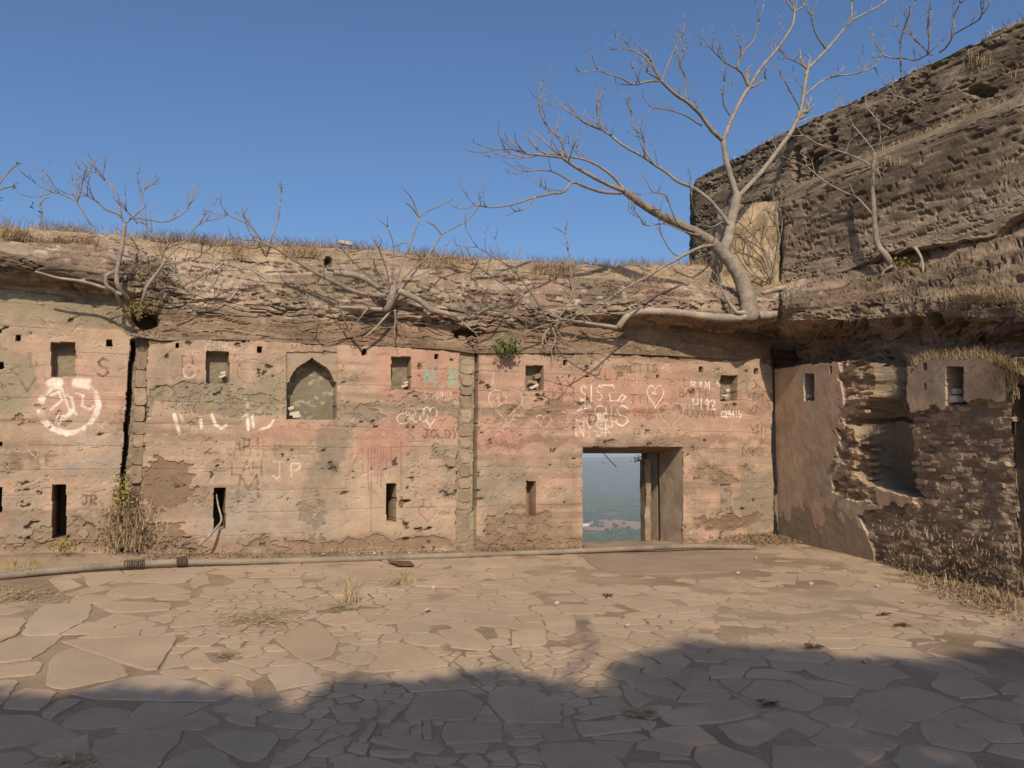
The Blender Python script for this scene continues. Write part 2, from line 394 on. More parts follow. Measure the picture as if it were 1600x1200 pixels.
# graffiti: strokes as polylines in photo pixels carried onto the wall plane
def stroke(pts, wpx, colour, am=0.85, dd=0.0, rough=0.42):
    global C, dep
    am = min(1, am * 1.06); hand = random.uniform(0, 40)
    pts = np.asarray(pts, float)
    a_s, a_z = W.sz(pts[:, 0], pts[:, 1])
    wd = wpx * 0.5 * 11.8 / F
    for k in range(len(pts) - 1):
        i0 = int((min(a_s[k], a_s[k + 1]) - wd * 1.6 - s0) / RES); i1 = int((max(a_s[k], a_s[k + 1]) + wd * 1.6 - s0) / RES) + 2
        j0 = int((min(a_z[k], a_z[k + 1]) - wd * 1.6 + 0.25) / RES); j1 = int((max(a_z[k], a_z[k + 1]) + wd * 1.6 + 0.25) / RES) + 2
        i0, j0 = max(i0, 0), max(j0, 0)
        ws, wz = S[j0:j1, i0:i1], Z[j0:j1, i0:i1]
        if ws.size == 0: continue
        ex, ez = a_s[k + 1] - a_s[k], a_z[k + 1] - a_z[k]; L2 = ex * ex + ez * ez + 1e-9
        tt = np.clip(((ws - a_s[k]) * ex + (wz - a_z[k]) * ez) / L2, 0, 1)
        d = np.hypot(ws - a_s[k] - tt * ex, wz - a_z[k] - tt * ez)
        worn = 1 - rough * 2.2 * np.clip(n_c[j0:j1, i0:i1] - 0.44, 0, 1) * 3 - .3 * ss(n_b[j0:j1, i0:i1], .5, .68)
        d = d * (.75 + .6 * vn(ws * 14 + hand, wz * 14, seed=57))
        mk = (1 - ss(d, wd * 0.7, wd * 1.45)) * am * np.clip(worn, 0.15, 1)
        C[j0:j1, i0:i1] = mix(C[j0:j1, i0:i1], np.broadcast_to(colour, ws.shape + (3,)), mk)
        if dd: dep[j0:j1, i0:i1] += mk * dd * 0.5
FONT = {'A': [[(0, 0), (.5, 1), (1, 0)], [(.2, .4), (.8, .4)]], 'B': [[(0, 0), (0, 1), (.7, .9), (.7, .6), (0, .5), (.9, .4), (.8, 0), (0, 0)]],
 'D': [[(0, 0), (0, 1), (.7, .85), (.9, .4), (.6, 0), (0, 0)]], 'E': [[(1, 1), (0, 1), (0, 0), (1, 0)], [(0, .5), (.7, .5)]],
 'H': [[(0, 0), (0, 1)], [(1, 0), (1, 1)], [(0, .5), (1, .5)]], 'I': [[(.5, 0), (.5, 1)]], 'J': [[(.1, 1), (1, 1)], [(.6, 1), (.6, .15), (.3, 0), (0, .2)]],
 'K': [[(0, 0), (0, 1)], [(.9, 1), (0, .5), (1, 0)]], 'L': [[(0, 1), (0, 0), (.8, 0)]], 'M': [[(0, 0), (.1, 1), (.5, .35), (.9, 1), (1, 0)]],
 'N': [[(0, 0), (.05, 1), (.95, 0), (1, 1)]], 'O': [[(.5, 1), (.05, .7), (.05, .3), (.5, 0), (.95, .3), (.95, .7), (.5, 1)]],
 'P': [[(0, 0), (0, 1), (.8, .95), (.9, .65), (.6, .45), (0, .45)]], 'R': [[(0, 0), (0, 1), (.8, .95), (.85, .6), (0, .5), (.9, 0)]],
 'S': [[(.9, .85), (.5, 1), (.1, .8), (.3, .55), (.8, .45), (.9, .2), (.5, 0), (.05, .15)]], 'T': [[(0, 1), (1, 1)], [(.5, 1), (.5, 0)]],
 'U': [[(0, 1), (.05, .2), (.5, 0), (.9, .2), (1, 1)]], 'V': [[(0, 1), (.5, 0), (1, 1)]], 'W': [[(0, 1), (.25, 0), (.5, .7), (.75, 0), (1, 1)]],
 'X': [[(0, 0), (1, 1)], [(0, 1), (1, 0)]], 'Y': [[(0, 1), (.5, .5), (1, 1)], [(.5, .5), (.4, 0)]], 'G': [[(.9, .85), (.5, 1), (.05, .6), (.1, .2), (.5, 0), (.9, .15), (.9, .45), (.5, .45)]],
 'C': [[(.9, .85), (.5, 1), (.05, .6), (.1, .2), (.5, 0), (.9, .15)]], '2': [[(.05, .8), (.4, 1), (.85, .75), (.6, .4), (0, 0), (1, .05)]], '3': [[(.05, .9), (.6, 1), (.8, .7), (.35, .5), (.9, .3), (.5, 0), (0, .1)]], '4': [[(.7, 0), (.7, 1), (0, .35), (1, .35)]],
 '5': [[(.9, 1), (.1, 1), (.05, .55), (.7, .6), (.9, .3), (.5, 0), (0, .1)]], '9': [[(.85, .65), (.4, .5), (.1, .75), (.45, 1), (.85, .75), (.6, 0)]],
 '1': [[(.2, .8), (.5, 1), (.5, 0)]], '.': [[(.4, 0), (.6, .05)]], ' ': []}
def word(txt, x0, y0, x1, y1, wpx, colour, am=0.85, dd=0.0, slope=0.0):
    n = len(txt); adv = (x1 - x0) / n
    for i, ch in enumerate(txt):
        for pl in FONT[ch]:
            stroke([(x0 + adv * (i + 0.80 * px), y1 - (y1 - y0) * py + slope * (x0 + adv * i - x0) + random.uniform(-.5, .5)) for px, py in pl], wpx, colour, am, dd)
def arcs(cx, cy, rx, ry, a0, a1, n=12):
    return [(cx + rx * math.cos(math.radians(a)), cy - ry * math.sin(math.radians(a))) for a in np.linspace(a0, a1, n)]
def heart(cx, cy, wd, ht, wpx, colour, am):
    pts = []
    for a in np.linspace(0, 2 * math.pi, 26):
        x = 16 * math.sin(a) ** 3; y = 13 * math.cos(a) - 5 * math.cos(2 * a) - 2 * math.cos(3 * a) - math.cos(4 * a)
        pts.append((cx + x / 32 * wd, cy - (y + 2.5) / 29 * ht))
    stroke(pts, wpx, colour, am)
white = lin(226, 208, 188); chalk = lin(214, 186, 160); blk = lin(86, 70, 56); scr = lin(112, 86, 64); red = lin(160, 70, 58); teal = lin(128, 160, 136); blue = lin(140, 140, 140)
# white pot painted left
stroke([(78, 607), (66, 622), (63, 642), (68, 658), (82, 670), (105, 677), (130, 672), (147, 655), (155, 634), (150, 615), (140, 606)], 7.0, white, 0.72, rough=.8)
for (xa, xb) in ((75, 95), (116, 140)): stroke([(xa + 3, 597), (xb - 3, 597)], 9, white, 0.85, rough=.2); stroke([(xa + 3, 602), (xb - 3, 602)], 8, white, 0.8)
for pl in ([(80, 618), (92, 612), (97, 625), (80, 640)], [(97, 608), (108, 640)], [(104, 616), (112, 622), (116, 640), (108, 650)], [(118, 614), (130, 618), (128, 634), (140, 640), (146, 634)], [(88, 660), (92, 646), (99, 650), (92, 662)], [(100, 655), (112, 640), (120, 648)]):
    stroke(pl, 3.0, white, 0.7)
word('S', 152, 560, 175, 588, 3, blk, .7); word('V', 30, 590, 62, 612, 3, blk, .5); word('L', 48, 552, 70, 573, 2.5, scr, .5)
for x in (22, 52): stroke([(x, 712), (x + 3, 728)], 13, dark, .55)
word('E', 72, 712, 92, 728, 4, dark, .45); stroke([(100, 742), (106, 730), (118, 728), (120, 745)], 5, blue, .55); stroke([(122, 728), (150, 722), (180, 724)], 7, blue, .45); stroke([(118, 692), (150, 690)], 9, blue, .3)
word('JR', 129, 774, 154, 788, 2.5, scr, .8)
word('P', 285, 556, 308, 588, 2.5, blk, .6); stroke(arcs(296, 580, 10, 10, 0, 360), 2.5, chalk, .6)
word('WINOD', 319, 532, 378, 546, 1.8, pale, .8); stroke(arcs(396, 580, 26, 20, 0, 330), 1.6, scr, .45)
stroke([(272, 648), (276, 662), (281, 677)], 4.5, white, .85); stroke([(282, 648), (286, 658)], 4, white, .5); stroke([(313, 652), (315, 670)], 4, white, .85)
stroke([(331, 648), (337, 664), (346, 669), (353, 666)], 4.5, white, .8); stroke([(376, 654), (386, 648), (388, 672)], 4, white, .8); stroke([(387, 630), (387, 650)], 4, chalk, .6); stroke([(394, 650), (396, 668)], 4, white, .65)
stroke([(406, 671), (420, 667), (427, 657)], 4, white, .85); stroke([(268, 634), (285, 638), (300, 636)], 6, lin(128, 118, 116), .5); stroke([(345, 618), (347, 645)], 9, lin(134, 122, 112), .5)
word('2', 320, 684, 346, 708, 3, blk, .6); word('ABI', 365, 685, 412, 712, 2.6, blk, .55); word('2', 334, 718, 356, 736, 3, blk, .55); word('LAH', 362, 720, 412, 742, 2.6, blk, .5); word('M', 372, 742, 412, 776, 3, blk, .6)
word('J', 426, 722, 449, 748, 2.4, chalk, .8); word('P', 455, 723, 474, 744, 2.4, chalk, .75); word('II', 404, 690, 440, 714, 2, scr, .5)
word('MAHISH', 455, 538, 527, 550, 1.8, scr, .7)
word('M.R', 664, 576, 722, 603, 4.5, teal, .9); word('SIMRNU', 662, 612, 706, 623, 1.4, chalk, .7)
heart(672, 652, 22, 32, 1.6, white, .75); heart(650, 650, 30, 24, 1.5, chalk, .6); stroke(arcs(630, 654, 10, 8, 0, 330), 1.5, white, .7); word('KO', 640, 644, 672, 660, 1.5, chalk, .7)
word('S', 637, 672, 650, 690, 2.6, scr, .85); word('JOLDY', 662, 671, 718, 684, 2.4, scr, .85); word('S', 674, 692, 690, 713, 2.8, scr, .85)
heart(668, 803, 28, 26, 1.8, scr, .55); word('JI', 656, 780, 680, 792, 1.8, scr, .6)
for (x, ya, yb) in ((576, 700, 770), (581, 695, 830), (586, 700, 745), (590, 695, 755), (596, 700, 760), (600, 700, 745), (604, 700, 740), (610, 690, 742), (567, 700, 740), (627, 690, 760)):
    stroke([(x, ya), (x + random.uniform(-2, 2), (ya + yb) / 2), (x + random.uniform(-2, 2), yb)], 2.0, lin(140, 84, 66), .65)
stroke([(562, 706), (552, 725), (541, 750), (539, 775)], 2.6, lin(140, 84, 66), .6)
heart(790, 634, 54, 50, 1.5, chalk, .85); word('TK', 768, 612, 800, 640, 3, scr, .5); word('K', 774, 630, 790, 646, 1.6, chalk, .7); heart(850, 660, 24, 24, 1.2, chalk, .7); stroke([(768, 598), (772, 582), (770, 600), (758, 602)], 1.4, chalk, .5)
word('A', 864, 588, 882, 608, 3.2, scr, .8); word('V', 883, 590, 903, 605, 3.2, scr, .8); word('MH', 857, 606, 900, 626, 3.4, scr, .75)
word('LA', 945, 578, 980, 593, 3, scr, .85); word('LALITS', 963, 570, 1030, 582, 2.4, scr, .85, 0, -0.02); word('AN', 972, 584, 992, 592, 1.6, chalk, .6)
word('SIS', 906, 602, 944, 626, 2.2, white, .85); stroke([(940, 602), (958, 602), (962, 612), (952, 616), (954, 626), (966, 626), (972, 616), (978, 620), (970, 628)], 2.4, white, .85)
stroke([(898, 632), (908, 626), (914, 634), (902, 642), (916, 638)], 2.2, white, .85); word('MW', 908, 626, 926, 638, 1.6, white, .7); stroke(arcs(938, 642, 9, 8, 0, 360), 1.6, white, .7); word('II', 944, 634, 960, 648, 1.6, white, .7)
word('S', 962, 634, 988, 666, 2.4, white, .85); word('P', 921, 648, 936, 668, 3, dark, .85); word('PAIIS', 934, 646, 966, 660, 1.6, white, .75); word('NYSR', 900, 656, 962, 682, 2.0, white, .6); word('AKE', 902, 664, 956, 676, 1.5, white, .6)
word('TTIXG', 985, 617, 1040, 630, 2.2, red, .8); word('VICAL', 989, 639, 1026, 651, 2.2, red, .8); heart(1024, 620, 26, 36, 1.7, white, .85); stroke([(1020, 612), (1026, 616), (1019, 615), (1025, 611)], 1.2, white, .8)
heart(1048, 650, 40, 42, 1.4, chalk, .6); heart(1040, 662, 30, 40, 1.1, chalk, .4); word('N', 995, 586, 1006, 598, 1.2, chalk, .6)
word('RI', 1080, 597, 1100, 604, 1.6, white, .8); word('IM.N', 1092, 596, 1130, 608, 2.0, white, .9); word('BABTI', 1062, 607, 1108, 619, 2.4, blk, .75); word('HI92', 1083, 624, 1120, 640, 2.8, white, .85); word('UJJA', 1074, 634, 1118, 652, 2.8, scr, .75)
word('C29415', 1127, 642, 1160, 652, 1.8, white, .85)
dv = blk                      # Indian script, carved dark
for pl in ([(1168, 612), (1168, 597), (1178, 594), (1182, 604), (1176, 608)], [(1182, 600), (1195, 612)], [(1170, 618), (1180, 613), (1176, 622), (1182, 628), (1170, 630)], [(1184, 622), (1192, 616), (1192, 632)], [(1196, 612), (1206, 612), (1205, 626), (1198, 624)], [(1200, 626), (1202, 640)],
           [(1165, 668), (1172, 664), (1176, 672), (1184, 664), (1184, 678), (1176, 676)], [(1190, 658), (1190, 688)], [(1196, 660), (1196, 682)], [(1202, 662), (1208, 668), (1204, 680)], [(1182, 655), (1190, 652)]):
    stroke(pl, 2.6, dv, .65)
word('VM', 1168, 633, 1196, 643, 2.2, scr, .85); word('MK', 1160, 699, 1190, 712, 2.8, scr, .85); word('DM', 990, 670, 1018, 678, 1.6, scr, .7)
for pl in ([(1112, 690), (1128, 680), (1140, 676)], [(1112, 692), (1122, 704), (1132, 698), (1124, 686)], [(1126, 684), (1118, 706)]): stroke(pl, 1.6, scr, .55)
for k in range(46):            # fine chalk scribble over the middle of the right bay
    x, y = random.uniform(755, 990), random.uniform(648, 690)
    stroke([(x, y), (x + random.uniform(-6, 9), y + random.uniform(-6, 6)), (x + random.uniform(-8, 12), y + random.uniform(-5, 8))], 1.1, chalk if k % 3 else scr, .5)
for k in range(60):
    x, y = random.choice((random.uniform(755, 1200), random.uniform(20, 720))), random.uniform(570, 720)
    q_ = [(x, y)]
    for i_ in range(random.randint(2, 5)): q_.append((q_[-1][0] + random.uniform(-5, 8), q_[-1][1] + random.uniform(-7, 7)))
    stroke(q_, random.uniform(1.0, 1.9), chalk if k % 3 else scr, random.uniform(.2, .42))
for k in range(30):
    x, y = random.uniform(230, 720), random.uniform(620, 730)
    stroke([(x, y), (x + random.uniform(-5, 6), y + random.uniform(-8, 8))], 1.3, scr if k % 2 else chalk, .4)
# openings and recesses
NICHES = [(80, 535, 117, 588), (322, 549, 358, 598), (612, 557, 642, 608), (821, 571, 849, 610), (1126, 587, 1152, 626)]
inner = lin(126, 108, 86)  # niche interior colour, darkened to deepen the shade inside
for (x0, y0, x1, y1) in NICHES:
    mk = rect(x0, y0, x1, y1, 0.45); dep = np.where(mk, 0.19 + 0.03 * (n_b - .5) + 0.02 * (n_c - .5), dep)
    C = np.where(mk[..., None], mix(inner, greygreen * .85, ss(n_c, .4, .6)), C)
fr = rect(448, 550, 527, 656, 0.15); dep = np.where(fr, 0.024 + 0.008 * (n_b - .5), dep); C = np.where(fr[..., None], mix(C, greygreen, 0.35 + 0 * S), C)
ax = np.abs(PX - 487.5)
arch_y = np.interp(ax, [0, 6, 14, 22, 29, 33.5, 34.5, 38.5], [559, 564, 569, 574, 582, 592, 597, 598])
ar = (PY + jy * .3 > arch_y) & (ax + jx * .25 < 38.5) & (PY + jy * .4 < 655)
dep = np.where(ar, 0.25 + 0.03 * (n_b - .5), dep); C = np.where(ar[..., None], mix(mix(greygreen * 0.7, grey * .7, ss(n_b, .4, .6)), pale, ss(n_c, .56, .7) * .4), C)  # back of the arch painted darker to strengthen its shade
SLITS = [(82, 758, 103, 840), (334, 762, 352, 826), (604, 755, 619, 815), (822, 752, 837, 808), (-6, 762, 2, 800)]
for k, (x0, y0, x1, y1) in enumerate(SLITS):
    mk = rect(x0, y0, x1, y1, 0.35); dep = np.where(mk, 0.26 if k == 3 else 0.85, dep); C = np.where(mk[..., None], earth, C)
    if k == 2: hole |= mk & (PY > 786)
for (x, y, wd) in [(277, 540, 5), (405, 546, 7), (569, 550, 7), (682, 557, 6), (883, 567, 6), (1095, 577, 6), (1181, 580, 6), (29, 528, 7), (171, 536, 8), (2, 571, 7), (1028, 588, 3), (0, 694, 5)]:
    mk = rect(x - wd / 2, y - wd / 2 - 1, x + wd / 2, y + wd / 2 + 1, 0.3); dep = np.where(mk, 0.2, dep); C = np.where(mk[..., None], dark, C)
for (x0, y0, x1, y1) in ((206, 487, 246, 517), (711, 513, 752, 532)):
    mk = rect(x0, y0, x1, y1, 1.6); dep = np.where(mk, .75, dep); C = np.where(mk[..., None], dark * .7, C)  # hole interiors painted extra dark, shade put into the colour
# two vertical chases where the bond has opened and rubble core shows
e1l = np.interp(PY, [530, 650, 745, 870], [204, 196, 188, 186]) + jx * 1.2; e1r = np.interp(PY, [530, 650, 745, 870], [231, 227, 221, 216]) + jx * 1.5
c1 = (PX > e1l) & (PX < e1r) & (PY > 528)
dep = np.where(c1, 0.15 + 0.05 * (n_c - .4), dep); C = np.where(c1[..., None], mix(lin(118, 98, 78), greygreen, ss(n_c, .4, .6)), C)
gap = (PX > e1l) & (PX < e1l + 6 + jx * .8) & (PY > 528); dep = np.where(gap, 0.6, dep)
e2l = np.interp(PY, [545, 870], [719, 711]) + jx * 1.2; e2r = np.interp(PY, [545, 870], [748, 743]) + jx * .5
c2_ = (PX > e2l) & (PX < e2r) & (PY > 548); dep = np.where(c2_, 0.07 + 0.05 * (n_c - .4), dep); C = np.where(c2_[..., None], mix(lin(142, 120, 94), greygreen, ss(n_c, .4, .6)), C)
gap = (PX > e2r - 3.2) & (PX < e2r) & (PY > 548) & (PY < 800 + jy * 4); dep = np.where(gap, 0.4, dep)
edge = np.interp(PY, [560, 640, 680, 710, 760, 850], [1209, 1208, 1205, 1206, 1209, 1209]) + jx * .6
dep = np.where(PX > edge, 0.7, dep); C = np.where((PX > edge)[..., None], dark, C)
mk = rect(1126, 757, 1143, 804, .5); dep = np.where(mk, dep + .03, dep); C = np.where(mk[..., None], mix(brown, grey, ss(n_c, .4, .6)), C)
hole |= rect(910, 697.5, 1068, 900, 0.25)
# build the face, leaving out the openings
V = W.pt(S, Z, -dep).reshape(-1, 3)
hq = ~(hole[:-1, :-1] & hole[1:, 1:] & hole[1:, :-1] & hole[:-1, 1:])
V2, q2, c2 = compact(V, grid_quads(len(gz), len(gs), hq), C.reshape(-1, 3))
solid('plaster_face', V2, quads=q2, mat=M_plaster, parent=fort, colr=c2)
# reveals of the doorway: cloth of subdivided, slightly uneven sheets
def sheet(name, A, B, Cc, D, nu, nv, colour, amp, parent, mat=M_plaster, seed=0, var=0.3, edge=0.0):
    """bilinear sheet A-B (along u) to D-C, with uneven surface"""
    A, B, Cc, D = map(lambda t: np.asarray(t, float), (A, B, Cc, D))
    U, Vv = np.meshgrid(np.linspace(0, 1, nu), np.linspace(0, 1, nv))
    P = (A * (1 - U[..., None]) + B * U[..., None]) * (1 - Vv[..., None]) + (D * (1 - U[..., None]) + Cc * U[..., None]) * Vv[..., None]
    n = np.cross(B - A, D - A); n /= np.linalg.norm(n)
    nz = fbm(P[..., 0] * 4, P[..., 1] * 4, P[..., 2] * 4, seed=seed, oct=5)
    P = P + n * ((nz - .5) * amp)[..., None]
    if edge:
        e1, e2 = (B - A) / np.linalg.norm(B - A), (D - A) / np.linalg.norm(D - A); k1 = fbm(P[..., 2] * 3, P[..., 0] * 3, seed=seed + 7, oct=4) - .5; k2 = fbm(P[..., 0] * 3, P[..., 2] * 3, seed=seed + 9, oct=4) - .5
        P = P + e1 * (k1 * edge)[..., None] + e2 * (k2 * edge)[..., None]
    cc = mix(np.asarray(colour), np.asarray(colour) * np.array([.72, .7, .68]), ss(nz, .42, .62) * var / .3 * .6)
    return solid(name, P.reshape(-1, 3), quads=grid_quads(nv, nu), mat=mat, parent=parent, colr=cc.reshape(-1, 3))
sa, sb = float(W.sz(910, 780)[0]), float(W.sz(1068, 780)[0]); zt = float(W.sz(910, 697)[1]); TH = 0.74
jamb_c = lin(160, 136, 108)
sheet('jamb', W.pt(sb, -.3, 0), W.pt(sb, -.3, -TH), W.pt(sb, zt + .03, -TH), W.pt(sb, zt + .03, 0), 60, 110, jamb_c, 0.02, fort, seed=60)
sheet('jamb', W.pt(sa, -.3, -TH), W.pt(sa, -.3, 0), W.pt(sa, zt + .03, 0), W.pt(sa, zt + .03, -TH), 40, 80, jamb_c, 0.02, fort, seed=61)
sheet('lintel_soffit', W.pt(sa - .02, zt, 0), W.pt(sb + .02, zt, 0), W.pt(sb + .02, zt - .12, -TH), W.pt(sa - .02, zt - .12, -TH), 80, 50, lin(140, 112, 86), 0.015, fort, seed=62)
sheet('threshold', W.pt(sa - .02, -.02, -TH - .4), W.pt(sb + .02, -.02, -TH - .4), W.pt(sb + .02, 0.01, .02), W.pt(sa - .02, 0.01, .02), 60, 40, lin(150, 122, 96), 0.02, fort, seed=63)
# outer rebate on the right: a rough pier of stones closing part of the opening
s_op = float(W.sz(1003, 780, -TH - .16)[0])
s_bk = float(W.sz(1003, 780, -TH - .5)[0])
sheet('outer_pier', W.pt(s_bk, -.4, -TH - .5), W.pt(sb + .6, -.4, -TH - .5), W.pt(sb + .6, 2.4, -TH - .5), W.pt(s_bk, 2.4, -TH - .5), 50, 120, lin(120, 100, 78), 0.06, fort, M_rock, 64)
s_p1, s_p2 = float(W.sz(1008, 780, -TH - .1)[0]), float(W.sz(1017, 780, -TH - .1)[0])
sheet('pier_stones', W.pt(s_p1, -.4, -TH - .1), W.pt(s_p2, -.4, -TH - .1), W.pt(s_p2, 1.5, -TH - .1), W.pt(s_p1, 1.5, -TH - .1), 14, 120, lin(160, 138, 108), 0.09, fort, M_rock, 66, edge=.06)
sheet('pier_stones', W.pt(s_p1, -.4, -TH - .26), W.pt(s_p1, -.4, -TH - .1), W.pt(s_p1, 1.5, -TH - .1), W.pt(s_p1, 1.5, -TH - .26), 14, 120, lin(130, 108, 84), 0.05, fort, M_rock, 67)
Vb, Fb = box(W.pt(sa - .6, zt - .12, -TH), (sb - sa + 1.2) * W.u, -W.n * .2, (0, 0, .8)); solid('outer_lintel', np.array(Vb), faces=Fb, mat=M_stone, parent=fort)
# thickness of the wall behind the face, either side of the doorway and above it
def slab(a, b, z0_, z1_, d0, d1):
    Vb, Fb = box(W.pt(a, z0_, -d0), (b - a) * W.u, -W.n * (d1 - d0), (0, 0, z1_ - z0_)); return Vb, Fb
sl_a, sl_b = float(W.sz(600, 785)[0]), float(W.sz(624, 785)[0])
for (a, b) in ((s0, sl_a), (sl_b, sa - .03), (sb + .05, s1)):
    Vb, Fb = slab(a, b, -.4, 3.9, 0.9, 1.3); solid('wall_core', np.array(Vb), faces=Fb, mat=M_stone, parent=fort)
Vb, Fb = slab(sa - .03, sb + .05, zt + .66, 3.9, 0.9, 1.3); solid('wall_core', np.array(Vb), faces=Fb, mat=M_stone, parent=fort)
Vb, Fb = slab(sl_a, sl_b, 1.45, 3.9, 0.9, 1.3); solid('wall_core', np.array(Vb), faces=Fb, mat=M_stone, parent=fort)

# stones standing in the two chases
M_rubble = masonry('cornice_stone', 4, 40, 0.7, 1.25, 0.02, base=tuple(lin(158, 136, 112)), rnd=0.25)
def rough_block(sx, sy, sz_, jit=0.14, rs=None):
    rs = rs or random
    V = []
    for (x, y, z) in [(i, j, k) for k in (0, 1) for j in (0, 1) for i in (0, 1)]:
        V.append([(x - .5) * sx * (1 - jit * rs.random()), (y - .5) * sy * (1 - jit * rs.random()), (z - .5) * sz_ * (1 - jit * rs.random())])
    V = np.array(V)
    # chamfer: cut every corner into three
    cs = V; out = []; idx = {}
    for i in range(8):
        for ax_ in range(3):
            j = i ^ (1 << ax_); t = 0.16 + 0.12 * rs.random()
            idx[(i, ax_)] = len(out); out.append(cs[i] * (1 - t) + cs[j] * t)
    Fc = []
    for ax_ in range(3):
        a1, a2 = [k for k in range(3) if k != ax_]
        for side in (0, 1):
            b0 = side << ax_; loop = [b0, b0 | (1 << a1), b0 | (1 << a1) | (1 << a2), b0 | (1 << a2)]
            poly = []
            for n_, i in enumerate(loop):
                prv = loop[n_ - 1]; nx = loop[(n_ + 1) % 4]
                poly.append(idx[(i, int(math.log2(i ^ prv)))]); poly.append(idx[(i, int(math.log2(i ^ nx)))])
            Fc.append(tuple(poly) if side else tuple(poly[::-1]))
    for i in range(8):
        f = (idx[(i, 0)], idx[(i, 1)], idx[(i, 2)]); Fc.append(f)
    return np.array(out), Fc
WM = Matrix(((W.u[0], -W.n[0], 0, 0), (W.u[1], -W.n[1], 0, 0), (0, 0, 1, 0), (0, 0, 0, 1)))
def chase(y0, y1, lx, rx, dd, h0, h1):
    y = y0
    while y < y1:
        hh = random.uniform(h0, h1); xl, xr = np.interp(y, [530, 870], lx), np.interp(y, [530, 870], rx)
        a, z = W.sz((xl + xr) / 2, y + hh / 2); wd = (xr - xl) / F * 11.8
        Vb, Fb = rough_block(wd * random.uniform(.8, 1.0), 0.16, hh / F * 11.5 * .97)
        o = link('stone', mesh_np('stone', Vb, Fb), M_stone, fort, tuple(W.pt(a, z, -dd - random.uniform(0, .03))))
        o.rotation_euler = (random.uniform(-.05, .05), random.uniform(-.06, .06), math.atan2(W.u[1], W.u[0]) + random.uniform(-.06, .06))
        y += hh
Vb, Fb = slab(s1 - .4, s1 + 1.3, -.4, 3.9, 0.74, 0.88); solid('corner_core', np.array(Vb), faces=Fb, mat=M_stone, parent=fort)
chase(548, 740, (213, 199), (231, 219), 0.16, 14, 30)
chase(556, 850, (721, 713), (744, 738), 0.12, 10, 26)
# ------------------------------------------------------------------ eroded cornice and parapet on top of the front wall
kx = [-90, 0, 100, 180, 250, 350, 500, 600, 700, 740, 850, 950, 1050, 1150, 1240]
K = dict(
 A=[470, 472, 478, 520, 532, 530, 538, 540, 546, 552, 552, 552, 556, 562, 572],
 B=[446, 446, 452, 462, 492, 492, 500, 505, 512, 520, 512, 508, 512, 520, 526],
 C=[412, 415, 428, 444, 474, 474, 482, 488, 498, 504, 494, 492, 496, 499, 502],
 D=[400, 402, 414, 430, 456, 455, 462, 466, 476, 484, 478, 474, 470, 468, 470],
 E=[374, 376, 384, 390, 396, 400, 406, 412, 422, 426, 432, 438, 443, 446, 448],
 F=[352, 354, 362, 368, 376, 380, 388, 394, 402, 405, 410, 416, 413, 412, 412])
KO = dict(
 A=[0.0] * 15, B=[-.02, -.02, -.02, 0, .02, .02, .03, .03, 0, 0, 0, 0, 0, 0, 0],
 C=[.42, .42, .40, .28, .08, .08, .09, .10, .10, .06, .12, .28, .46, .64, .78],
 D=[.46, .46, .44, .32, .08, .08, .10, .12, .12, .06, .14, .30, .50, .68, .82],
 E=[-.05, -.05, -.08, -.1, -.25, -.25, -.25, -.25, -.25, -.25, -.22, -.05, .1, .15, .2],
 F=[-.3, -.3, -.3, -.3, -.35, -.35, -.35, -.35, -.35, -.35, -.35, -.35, -.35, -.35, -.35])
cs = np.arange(s0, float(W.sz(1240, 480, .5)[0]), 0.02)
cpx, _ = proj(W.pt(cs, 4.0, 0.1))
rows = []; seg = [('A', 'B', 26), ('B', 'C', 16), ('C', 'D', 10), ('D', 'E', 34), ('E', 'E2', 8), ('E2', 'F', 18)]
def kpt(k):
    if k == 'E2':
        p = kpt('E').copy(); q = kpt('F'); p2 = q.copy(); p2[:, 2] = np.minimum(p[:, 2] + 0.02, q[:, 2] - 0.05); return p2
    return W.hit(np.interp(cpx, kx, K[k]) * 0 + cpx, np.interp(cpx, kx, K[k]), np.interp(cpx, kx, KO[k]))
rows = []; tcode = []
for (a, b, n) in seg:
    pa, pb = kpt(a), kpt(b)
    for t_ in np.linspace(0, 1, n, endpoint=False): rows.append(pa * (1 - t_) + pb * t_); tcode.append(a)
pf = kpt('F'); rows.append(pf); tcode.append('F')
for d_ in np.linspace(0.08, 0.9, 8): rows.append(pf - W.n * d_); tcode.append('F')
Pc = np.array(rows)
def rockify(P, amp=1.0, strata=0.06, fine=0.03, big=0.10, zf=7.0, seed=0, flipn=False, wobble=.5, an=(7, 10)):
    """push a grid of points along its normal: weathered layers, lumps and pits. returns points and the layer noise"""
    du = np.gradient(P, axis=1); dv_ = np.gradient(P, axis=0)
    n = np.cross(du, dv_); n /= np.linalg.norm(n, axis=-1)[..., None] + 1e-9
    if flipn: n = -n
    x, y, z = P[..., 0], P[..., 1], P[..., 2]
    wob = (fbm(x * .7, y * .7, z * .7, seed=seed + 5) - .5) * wobble
    st = fbm(x * 0.55, y * 0.55, (z + wob) * zf, seed=seed, oct=4)
    st2 = 1 - np.abs(fbm(x * 1.3, y * 1.3, (z + wob) * zf * 1.4, seed=seed + 1, oct=4) - .5) * 2
    lump = fbm(x * 1.1, y * 1.1, z * 1.6, seed=seed + 2, oct=5)
    fn = fbm(x * an[0], y * an[0], z * an[1], seed=seed + 3, oct=4)
    stp = np.floor(st * 9) / 9 * .6 + st * .4
    d = strata * (stp - .5) * 3 + big * (lump - .5) * 2 + fine * (fn - .5) * 2 - strata * 1.3 * ss(st2, .93, .985)
    return P + n * (d * amp)[..., None], st, lump, fn, ss(st2, .93, .985)
tc = np.array(tcode)
ampr = np.where(tc == 'F', 0.35, np.where(tc == 'E2', 0.3, np.where(tc == 'A', .45, 1.0)))[:, None]
